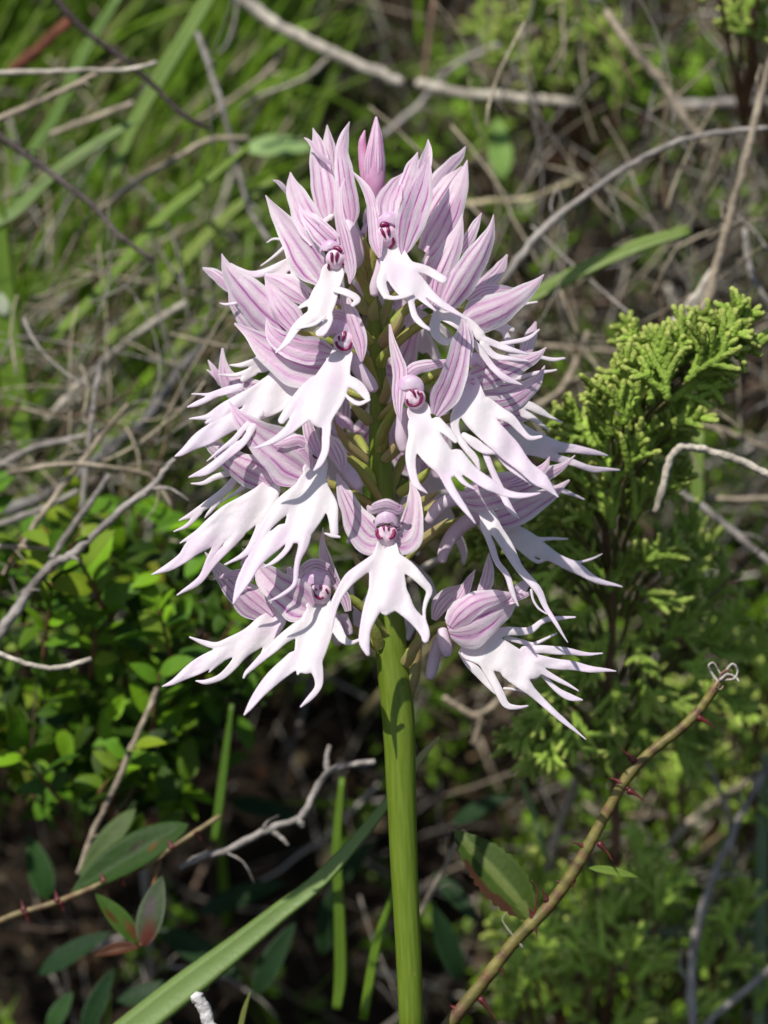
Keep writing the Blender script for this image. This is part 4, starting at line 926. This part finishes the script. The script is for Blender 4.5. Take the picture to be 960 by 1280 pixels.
for i in range(170):
    x = r_.uniform(-120, 330); y = r_.uniform(650, 1000) if x < 250 else r_.uniform(640, 860); d = r_.uniform(380, 950); tone = r_.choice([.25, .45, .65, 1.0])
    for k in range(5):
        L = r_.uniform(.32, .62); a_ = r_.uniform(0, 6.28); p = (x + r_.normal() * 15, y + r_.normal() * 15, d + r_.normal() * 20)
        g3 = np.array(BR_G) if r_.random() < .6 else np.array(MID_G)
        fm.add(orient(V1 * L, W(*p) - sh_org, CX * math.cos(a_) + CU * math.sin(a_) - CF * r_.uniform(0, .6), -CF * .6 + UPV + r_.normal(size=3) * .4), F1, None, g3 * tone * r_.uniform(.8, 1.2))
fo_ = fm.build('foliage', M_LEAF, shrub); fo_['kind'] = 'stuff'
# large dark leaf, the spotted pair and the thorny runner that carries them
def thorny(label, pts, r0, r1, d, thorns, col, leaves=(), name='thorny_shoot', extra=None):
    org = W(pts[0][0], pts[0][1], d); e = empty(name, tuple(org)); tag(e, label, 'thorny shoot')
    P = catmull(np.array([(q[0], q[1], d + (q[2] if len(q) > 2 else 0)) for q in pts], float), 6)
    rr = np.linspace(r0, r1, len(P)); rr[::7] *= 1.10
    v, f, uv = tube(WP(P), rr * .01 * sc(d), 14, bump=.05)
    rv = np.random.default_rng(3); bands = np.repeat(rv.uniform(.55, 1.2, len(P)), 14); bands = np.append(bands, [1, 1])[:, None]; redd = np.append(np.repeat(rv.random(len(P)) < .3, 14), [False, False])[:, None]
    mesh_obj('stem', v - org, f, M_SHOOT, e, uv=uv, col=np.where(redd, np.array([[.15, .085, .04]]), np.array([col])) * bands)
    for (x0, y0, x1, y1, dd) in thorns:
        Q = catmull(np.array([(x0, y0, d - 2), (x0 * .5 + x1 * .5, y0 * .5 + y1 * .5 - 1.2, d - 2 + dd * .5), (x1, y1 + .5, d - 2 + dd)]), 4)
        v, f, uv = tube(WP(Q), np.array([4.8, 3.9, 3.0, 2.3, 1.7, 1.3, .9, .6, .2][:len(Q)]) * .01 * sc(d), 8)
        mesh_obj('thorn', v - org, f, M_THORN, e, uv=uv)
    return e, org
M_SHOOT = mat_col('olive_shoot', 0.5, 0.35, 0.0, 2.5, 0.5, 12, 0.4, 0.03, (0.75, 0.55, 0.4))
runner, rorg = thorny('thin brownish thorny runner crossing under the large dark leaf', [(-10,1156),(20,1143),(70,1128),(129,1104),(184,1081),(219,1057),(275,1020)], 4.4, 3.2, 250,
    [(30,1138,26,1124,0),(32,1140,36,1156,0),(72,1126,68,1112,0),(76,1128,80,1142,0),(130,1102,124,1090,0),(150,1094,156,1108,0),(215,1060,209,1048,0),(245,1040,252,1052,0)], (0.22, 0.17, 0.075))
def spotted(base, spots, edge=None):
    def f(t, u):
        c = np.tile(np.array(base), (len(t), 1))
        for (ts, us, rad, col) in spots:
            k = np.exp(-(((t - ts) / rad) ** 2 + ((u - us) / (rad * 2.4)) ** 2) ** 2)[:, None]; c = c * (1 - k) + np.array(col) * k
        if edge is not None:
            k = np.clip((np.abs(u) - .8) * 3, 0, 1)[:, None]; c = c * (1 - k) + np.array(edge) * k
        return c
    return f
l1 = leaf_at((236,1030,270), (84,1109,240), 24, MID_G, 'leaf', runner, rorg, M_LEAF, 3, fold=0.35, nv=16, cols=spotted((0.032, 0.078, 0.010), [(.3, .3, .05, (.2, .05, .01)), (.42, -.2, .06, (.05, .03, .02))])); l1['label'] = 'large dark green leaf with a few rusty spots'
leaf_at((170,1010,330), (96,1092,300), 14, (0.08, .13, .03), 'leaf', runner, rorg, M_LEAF, 4, fold=0.2, nv=12)
l2 = leaf_at((174,1180,250), (122,1116,242), 13, MID_G, 'leaf', runner, rorg, M_LEAF, 5, fold=0.3, nv=14, cols=spotted((0.06, .13, .015), [(.6, .4, .14, (.10, .04, .01)), (.2, -.3, .2, (.16, .06, .02))]))
l3 = leaf_at((178,1184,246), (200,1096,238), 17, MID_G, 'leaf', runner, rorg, M_LEAF, 6, fold=0.1, nv=14, cols=spotted((0.08, .11, .055), [(.55, .2, .15, (.12, .09, .10)), (.15, -.2, .25, (.15, .04, .03))])); l3['label'] = 'greyish leaf blotched with dark purple'
l4 = leaf_at((174,1184,244), (116,1192,246), 9, RED, 'leaf', runner, rorg, M_LEAF, 7, fold=0.8, nv=14, cols=spotted((0.10, .035, .018), [(.5, 0, .2, (.16, .07, .04))])); l4['label'] = 'dead curled reddish brown leaf'
v, f, uv = tube(WP(catmull(np.array([(176,1182,246),(186,1130,260),(200,1075,262)]), 5)), [.03] * 11, 7); mesh_obj('leaf_stalk', v - rorg, f, M_SHOOT, runner, col=np.tile(np.array([.2, .1, .04]), (len(v), 1)))
# main thorny shoot, nearly in focus
TH = [(793,952,776,936,-4),(777,979,759,972,-2),(784,985,787,994,0),(786,988,806,1002,-6),(873,897,896,911,-4),(733,1060,713,1052,-2),(749,1054,767,1077,-8),(731,1066,725,1062,0),(704,1108,694,1100,0),(716,1100,716,1112,-4),(600,1248,622,1278,-6),(571,1262,556,1256,-2),(624,1206,630,1222,-4),(668,1156,672,1172,-6),(666,1148,660,1132,-3),(684,1126,676,1110,-3)]
shoot, sorg = thorny('olive thorny shoot rising to the right with a dried curled tip', [(520,1330),(564,1277),(602,1230),(643,1177),(685,1134),(718,1088),(739,1051),(760,1013),(781,976),(810,943),(852,910),(877,884),(898,853)], 8.8, 5.8, 70, TH, (0.19, 0.165, 0.045))
for j, pts in enumerate([[(898,853),(890,842),(886,832),(892,829),(898,838),(903,846)], [(899,852),(908,838),(916,830),(922,838),(918,848),(908,850)], [(899,853),(902,842),(910,838),(913,846),(906,851)], [(898,852),(894,858),(900,862),(904,858)], [(900,850),(909,843),(919,846),(924,852)]]):
    P = catmull(np.array([(x, y, 66 + 3 * math.sin(i * 2 + j)) for i, (x, y) in enumerate(pts)]), 5); v, f, uv = tube(WP(P), np.linspace(2.2, 1.0, len(P)) * .01, 7)
    mesh_obj('dried_tip', v - sorg, f, M_TWIG, shoot, col=np.tile(np.array([(0.55, .50, .44), (0.6, .56, .5), (0.25, .14, .10), (.4, .3, .2), (.55, .5, .45)][j]), (len(v), 1)))
sl = leaf_at((666,1150,84), (572,1034,96), 31, MID_G, 'leaf', shoot, sorg, M_LEAF, 9, fold=0.28, serr=0.12, nv=26, cols=lambda t, u: np.where(((u + .12 * np.sin(9 * t)) > 0.55)[:, None] & (t < .75)[:, None], np.array([[.075, .03, .014]]), np.where((np.abs(u) < .2)[:, None], np.array([[.16, .21, .05]]), np.array([[.06, .105, .012]]))) * 1.0, nu=14)
sl['label'] = 'toothed green leaf with one side turned rusty red'
leaf_at((735,1085,74), (800,1093,84), 6, (0.2, .3, .05), 'leaf', shoot, sorg, M_LEAF, 10, fold=0.4)
for pts in ([(664,1165),(668,1140),(672,1112),(664,1100)], [(654,1185),(640,1168),(628,1150),(634,1140)]):
    P = catmull(np.array([(x, y, 66) for x, y in pts]), 5); v, f, uv = tube(WP(P), np.linspace(1.8, .6, len(P)) * .01, 7); mesh_obj('tendril', v - sorg, f, M_THORN if pts[0][0] > 660 else M_TWIG, shoot, col=np.tile(np.array([.3, .28, .2]), (len(v), 1)))

# ---- juniper: thing > stem, sprays
def twiglet(mb, a, direc, L, rad, col, tip, r_):
    n = max(5, int(L / 5)); T = direc / np.linalg.norm(direc); bend = r_.normal(size=3) * 0.10
    P = []; rr = []
    for i in range(n + 1):
        t = i / n; P.append(a + T * L * t + bend * L * t * t)
        rr.append(rad * (0.82 + 0.26 * (i % 2)) * (1 - 0.35 * t ** 3))
    P = np.array(P); v, f, uv = tube(WP(P), np.array(rr) * .01 * sc(P[0, 2]), 6, bump=.22, seed=int(r_.integers(1e6)))
    t = uv[:, 1:2]; mb.add(v, f, uv, np.array(col) * (1 - t ** 4) + np.array(tip) * t ** 4)
def spray(x, y, ang, L, d, parent, org, r_, dens=1.0, name='spray', target=None, rad=4.3, tone=1.0):
    mb = MB() if target is None else target
    el = r_.uniform(-.5, .25)
    ax = np.array([math.cos(ang), math.sin(ang), el]); ax /= np.linalg.norm(ax); b = np.array([x, y, d], float)
    side = np.array([-math.sin(ang), math.cos(ang), 0]); dep = np.cross(ax, side)
    g1 = np.array([0.36, 0.53, 0.075]) * tone * r_.uniform(.8, 1.15); tp = np.array([0.50, 0.56, 0.14]) * tone
    twiglet(mb, b, ax, L, rad * 1.05, g1 * .85, tp, r_)
    k = int(L / 12 * dens)
    for i in range(k):
        t = 0.08 + 0.88 * i / k; s = 1 if i % 2 else -1
        l = (L * 0.40 * (1 - t) + 20) * r_.uniform(.75, 1.25); da = r_.uniform(.4, .85)
        dv = ax * math.cos(da) + (side * s * r_.uniform(.5, 1) + dep * r_.uniform(-.8, .5)) * math.sin(da)
        p = b + ax * L * t; g2 = g1 * r_.uniform(.6, 1.25)
        twiglet(mb, p, dv, l, rad, g2, tp, r_)
        if l > 26:
            for s2 in ((1, -1) if r_.random() < .35 else (1,) if r_.random() < .6 else ()):
                dv2 = dv * .8 + np.cross(dv, dep) * s2 * .7 + dep * r_.uniform(-.4, .4); twiglet(mb, p + dv * l * r_.uniform(.35, .6), dv2, l * .5 + 4, rad * .92, g2, tp, r_)
    if target is None: return mb.build(name, M_JUN, parent, org)
jorg = W(770, 1010, 520); jun = empty('juniper_bush', tuple(jorg)); tag(jun, 'bright green juniper with scaly leaf sprays, right of the orchid', 'juniper')
r_ = np.random.default_rng(5)
JS = [ # x, y, angle (deg, up is negative), length, depth
 (858,478,-50,110,110),(838,500,-28,88,130),(850,455,-88,62,120),(835,500,-98,92,100),(812,505,-72,95,125),(800,520,-105,90,140),(780,530,-80,80,120),(765,545,-110,80,150),(745,560,-125,72,160),
 (880,445,-42,92,120),(905,425,-70,60,125),(900,440,-8,55,130),(820,470,-118,70,150),(880,450,-60,60,130),(870,470,-15,46,120),(845,530,-12,50,150),(810,560,-60,70,170),(785,590,-70,78,170),(760,600,-100,75,190),(735,610,-120,70,200),(720,600,-140,52,210),
 (710,600,-60,50,200),(840,545,-75,60,180),(815,620,-40,60,210),(790,650,-60,70,240),(765,660,-90,70,230),(740,660,-110,66,250),(715,660,-130,56,240),(700,650,-160,50,230),
 (690,690,-170,60,250),(700,710,150,56,270),(720,700,-150,62,280),(745,720,-120,60,290),(760,740,-60,58,300),(785,720,-40,62,280),(810,700,-20,52,260),(800,740,20,56,300),(830,720,-70,56,310),
 (700,640,170,90,240),(660,640,165,60,250),(650,660,-165,66,260),(690,670,175,80,280),(630,690,-170,52,300),(740,760,150,58,320),(710,780,165,58,330),(760,790,120,58,340),(790,800,60,58,340),
 (700,800,-160,60,330),(680,760,160,62,320),(740,830,140,60,340),(770,850,100,62,350),(800,850,70,56,360),(720,850,160,58,330),(700,880,150,56,330),(680,900,140,54,320),(700,905,110,56,330),(720,890,95,62,330),
 (660,920,160,40,330),(675,930,120,44,330),(830,800,-30,60,380),(850,780,-80,60,400),(850,830,20,56,400),(830,860,60,58,400),(860,720,-80,64,420),(880,760,-60,60,430),(900,800,-60,60,450),(870,860,70,60,450),
 (905,870,40,60,470),(930,830,-50,60,480),(800,900,80,62,440),(840,920,60,62,450),(760,900,95,58,420),(870,680,-100,50,380)]
JS += [(x + r_.normal() * 16, y + r_.normal() * 16 + 12, a + r_.normal() * 30, L * .9, d + r_.uniform(50, 130)) for (x, y, a, L, d) in JS if x < 880]
for (x, y, a, L, d) in JS:
    spray(x, y, R(a), L, d, jun, jorg, r_, dens=1.15, rad=5.4 if y < 700 else 5.0)
    P = catmull(np.array([(x, y, d), (x * .7 + 770 * .3, y + 18, d + 30), (x * .35 + 770 * .65, y + 50, d + 70)]), 4)
    v, f, uv = tube(WP(P), np.linspace(.02, .03, len(P)), 6); mesh_obj('twig', v - jorg, f, M_TWIG, jun, col=np.tile(np.array([0.16, 0.15, 0.05]), (len(v), 1)))
P = catmull(np.array([(770,1080,560),(768,960,470),(760,860,400),(766,760,350),(758,660,300),(790,560,250),(840,480,170)]), 6)
v, f, uv = tube(WP(P), np.linspace(.075, .04, len(P)), 10, bump=.2); mesh_obj('stem', v - jorg, f, M_TWIG, jun, col=np.tile(np.array([0.22, 0.12, 0.07]), (len(v), 1)))
def far_bush(label, spots, seed, tone=1.0):
    r2 = np.random.default_rng(seed); x0, y0, d0 = spots[0][0], spots[0][1], spots[0][2]
    org = W(x0, y0 + 60, d0 + 300); e = empty('juniper_bush', tuple(org)); tag(e, label, 'juniper', 'junipers behind the orchid'); m = MB()
    for (x, y, d, rad_, k) in spots:
        for _ in range(k):
            px = x + r2.normal() * rad_; py = y + r2.normal() * rad_; dd = d + r2.uniform(-120, 160); a = r2.uniform(-2.6, -.4)
            spray(px, py, a, r2.uniform(45, 75), dd, e, org, r2, dens=.9, rad=5.0, tone=tone)
            P = np.array([(px, py, dd), (px * .7 + x * .3, py + 50, dd + 100), (x, y + 140, dd + 380)]); P = catmull(P, 3)
            v, f, uv = tube(WP(P), np.linspace(.02, .05, len(P)), 5); m.add(v - org, f, uv, (0.22, 0.12, 0.07))
    m.build('stem', M_TWIG, e)
far_bush('blurred juniper sprays at the top, right of centre', [(720,60,950,40,16),(740,120,980,25,7),(660,20,1050,30,6)], 21, .8)
far_bush('small yellow-green juniper tips in the upper right corner', [(930,20,500,22,7),(965,60,520,18,4)], 22, 1.0)
far_bush('soft green juniper mass at the bottom right under the thorny shoot', [(740,1190,620,48,18),(690,1240,600,40,10),(830,1230,700,50,16),(800,1130,650,40,8)], 23, 1.25)
far_bush('blurred green juniper growth at the right edge above the grey twig', [(930,900,760,40,12),(860,980,820,40,12),(960,1000,800,40,8)], 24, 1.15)

# ================================================================ what nobody could count
def pick(wf, r_, xr=(-500, 1460), yr=(-260, 1500)):
    while True:
        x = r_.uniform(*xr); y = r_.uniform(*yr)
        if r_.random() < wf(x, y): return x, y
def sm(v, a, b): return float(np.clip((v - a) / (b - a), 0, 1))
def dark(x, y):     # thin cover in the shaded hollow below the flowers
    return sm(y, 800, 940) * (1 - sm(x, 620, 720)) 
r_ = np.random.default_rng(77)
def clear(x, y): return 1 - .6 * sm(x, 540, 620) * (1 - sm(y, 420, 520)) * sm(y, 120, 190)
# grass
mb = MB()
def wgrass(x, y): return (0.20 + 0.8 * (1 - sm(x, 280, 420)) * (1 - sm(y, 480, 640))) * (1 - .90 * dark(x, y)) * clear(x, y)
for i in range(2900):
    x, y = pick(wgrass, r_); dg = gdepth(x, y + 60)
    left = x < 400 and y < 620
    L = r_.uniform(120, 330) * (1.0 if left else .6); ang = (r_.normal(-1.0, .28) if left else r_.normal(-1.5, .7))
    bx, by = x - math.cos(ang) * L * .4, y - math.sin(ang) * L * .4
    d0 = dg * r_.uniform(.62, 1.0); d1 = d0 * r_.uniform(.75, .98); bend = r_.normal() * .22
    P = []
    for t in np.linspace(0, 1, 6):
        P.append((bx + math.cos(ang + bend * t) * L * t, by + math.sin(ang + bend * t) * L * t, d0 + (d1 - d0) * t))
    P = np.array(P); w = r_.uniform(1.8, 6.5 if left else 5) * (1 - np.linspace(0, 1, 6) ** 2.5) + .4
    q = r_.random(); col = np.array([0.21, 0.36, 0.03]) if q < .55 else (np.array([0.30, 0.42, 0.09]) if q < .8 else (np.array([0.09, 0.20, 0.015]) if q < .88 else np.array([.42, .36, .2])))
    blade_mesh(mb, WP(P), w * .01 * 1.25, col * r_.uniform(.85, 1.45), wdir=(-CF + CX * r_.normal() * .6 + UPV * r_.normal() * .6), fold=.3)
o = mb.build('wild_grass', M_GRASS); tag(o, 'tangle of fine green grass covering the bank behind the orchid', 'grass', kind='stuff')
# litter of dry twigs
mb = MB()
def wtw(x, y): return (0.55 + .45 * (sm(x, 500, 700) + (1 - sm(x, 150, 320)) * (sm(y, 350, 450) - sm(y, 720, 800)))) * (1 - .55 * dark(x, y))
for i in range(2600):
    x, y = pick(wtw, r_); dg = gdepth(x, y); d0 = dg * r_.uniform(.52, 1.0); L = r_.uniform(60, 300); ang = r_.uniform(0, math.pi); n_ = 7
    el = r_.normal() * .25; b = r_.normal() * .5; P = []
    px, py, pd, a = x, y, d0, ang
    for t in range(n_):
        P.append((px, py, pd)); a += b / n_ + r_.normal() * .10; px += math.cos(a) * L / n_; py += math.sin(a) * L / n_; pd += el * L / n_
    r0 = r_.choice([1.1, 1.7, 2.5, 4.0], p=[.38, .36, .2, .06]); q = r_.random()
    col = np.array(TAN) if q < .35 else np.array(GREY) if q < .6 else np.array([.16, .11, .08]) if q < .85 else np.array(PALE)
    v, f, uv = tube(WP(np.array(P)), np.linspace(r0, r0 * .6, n_) * .0125, 6, bump=.2, seed=i); mb.add(v, f, uv, col * r_.choice([.35, .6, .9, 1.3]))
for i in range(620):       # finer, paler stems standing nearer in the two dry thickets
    if i % 5 < 3: x, y = r_.uniform(-260, 300), r_.normal(530, 125)
    else: x, y = r_.uniform(580, 1200), r_.normal(330, 210)
    L = r_.uniform(80, 260); a = r_.normal(-.7, .8) if i % 5 < 3 else r_.uniform(-2.6, -.3); d0 = r_.uniform(420, 1000); b = r_.normal() * .6; P = []; px, py = x, y; el = r_.normal() * .3
    for t in range(7):
        P.append((px, py, d0 + el * L * t / 7)); a += b / 7 + r_.normal() * .09; px += math.cos(a) * L / 7; py += math.sin(a) * L / 7
    r0 = r_.choice([.9, 1.4, 2.1]); v, f, uv = tube(WP(np.array(P)), np.linspace(r0, r0 * .6, 7) * .0115, 5, bump=.2, seed=i)
    mb.add(v, f, uv, np.array([(.44, .38, .27), (.34, .31, .27), (.16, .11, .07)][int(r_.integers(3))]) * r_.uniform(.6, 1.25))
o = mb.build('dry_twig_litter', M_TWIG); tag(o, 'litter of thin dry brown twigs and stems all over the bank', 'twig litter', kind='stuff')
# small herb leaves in clumps, and dead leaves
mb = MB(); V0, F0 = leaf_verts(1, .28, nu=2, nv=4, thick=.01)
def whb(x, y):
    c = noise.noise(Vector((x * .009, y * .009, 7.3)))
    return np.clip(.25 + 2.2 * c, 0, 1) * (1 - .70 * dark(x, y)) * clear(x, y)
for i in range(1900):
    x, y = pick(whb, r_); dg = gdepth(x, y); d0 = dg * r_.uniform(.72, .98); base = np.array([x, y, d0]); tone = r_.uniform(.6, 1.2)
    gcol = np.array([0.25, 0.44, 0.03]) if r_.random() < .7 else np.array([.20, .30, .05])
    for k in range(9):
        p = base + r_.normal(size=3) * np.array([16, 16, 22]); L = r_.uniform(.14, .34)
        G = orient(V0 * L, W(*p), r_.normal(size=3) + UPV * .4, -CF * .5 + UPV * .8 + r_.normal(size=3) * .5); mb.add(G, F0, None, gcol * tone * r_.uniform(.7, 1.3))
o = mb.build('herb_clumps', M_LEAF); tag(o, 'clumps of tiny green herb leaves scattered over the bank', 'herbs', kind='stuff')
mb = MB()
for i in range(900):
    x, y = pick(lambda x, y: .8, r_); dg = gdepth(x, y); p = (x, y, dg * r_.uniform(.88, 1.0)); L = r_.uniform(.2, .6)
    q = r_.random(); col = np.array([.16, .10, .055]) if q < .5 else np.array([.28, .20, .11]) if q < .8 else np.array([.12, .045, .025])
    mb.add(orient(V0 * L, W(*p), r_.normal(size=3), -CF * .6 + UPV * .6 + r_.normal(size=3) * .5), F0, None, col * r_.uniform(.6, 1.1))
o = mb.build('dead_leaves', M_LEAF); tag(o, 'curled brown dead leaves lying on the soil of the bank', 'dead leaves', kind='stuff')
# two pale leaves that stand out in the blur above the spike
for nm, lab, a, b, w, col in (('broad_leaf', 'pale green oval leaf left above the topmost flowers', (306,186,900), (392,178,900), 17, (.36, .52, .20)), ('broad_leaf', 'upright light green leaf right above the topmost flowers', (628,225,950), (622,145,950), 15, (.30, .48, .12)),
                            ('broad_leaf', 'small pale leaf shining at the left of the upper grass', (8,395,620), (-6,360,620), 9, (.5, .55, .4))):
    org = W(*a); e = leaf_at(a, b, w, col, nm, None, org, M_LEAF, 1); e.location = tuple(org); tag(e, lab, 'leaf')
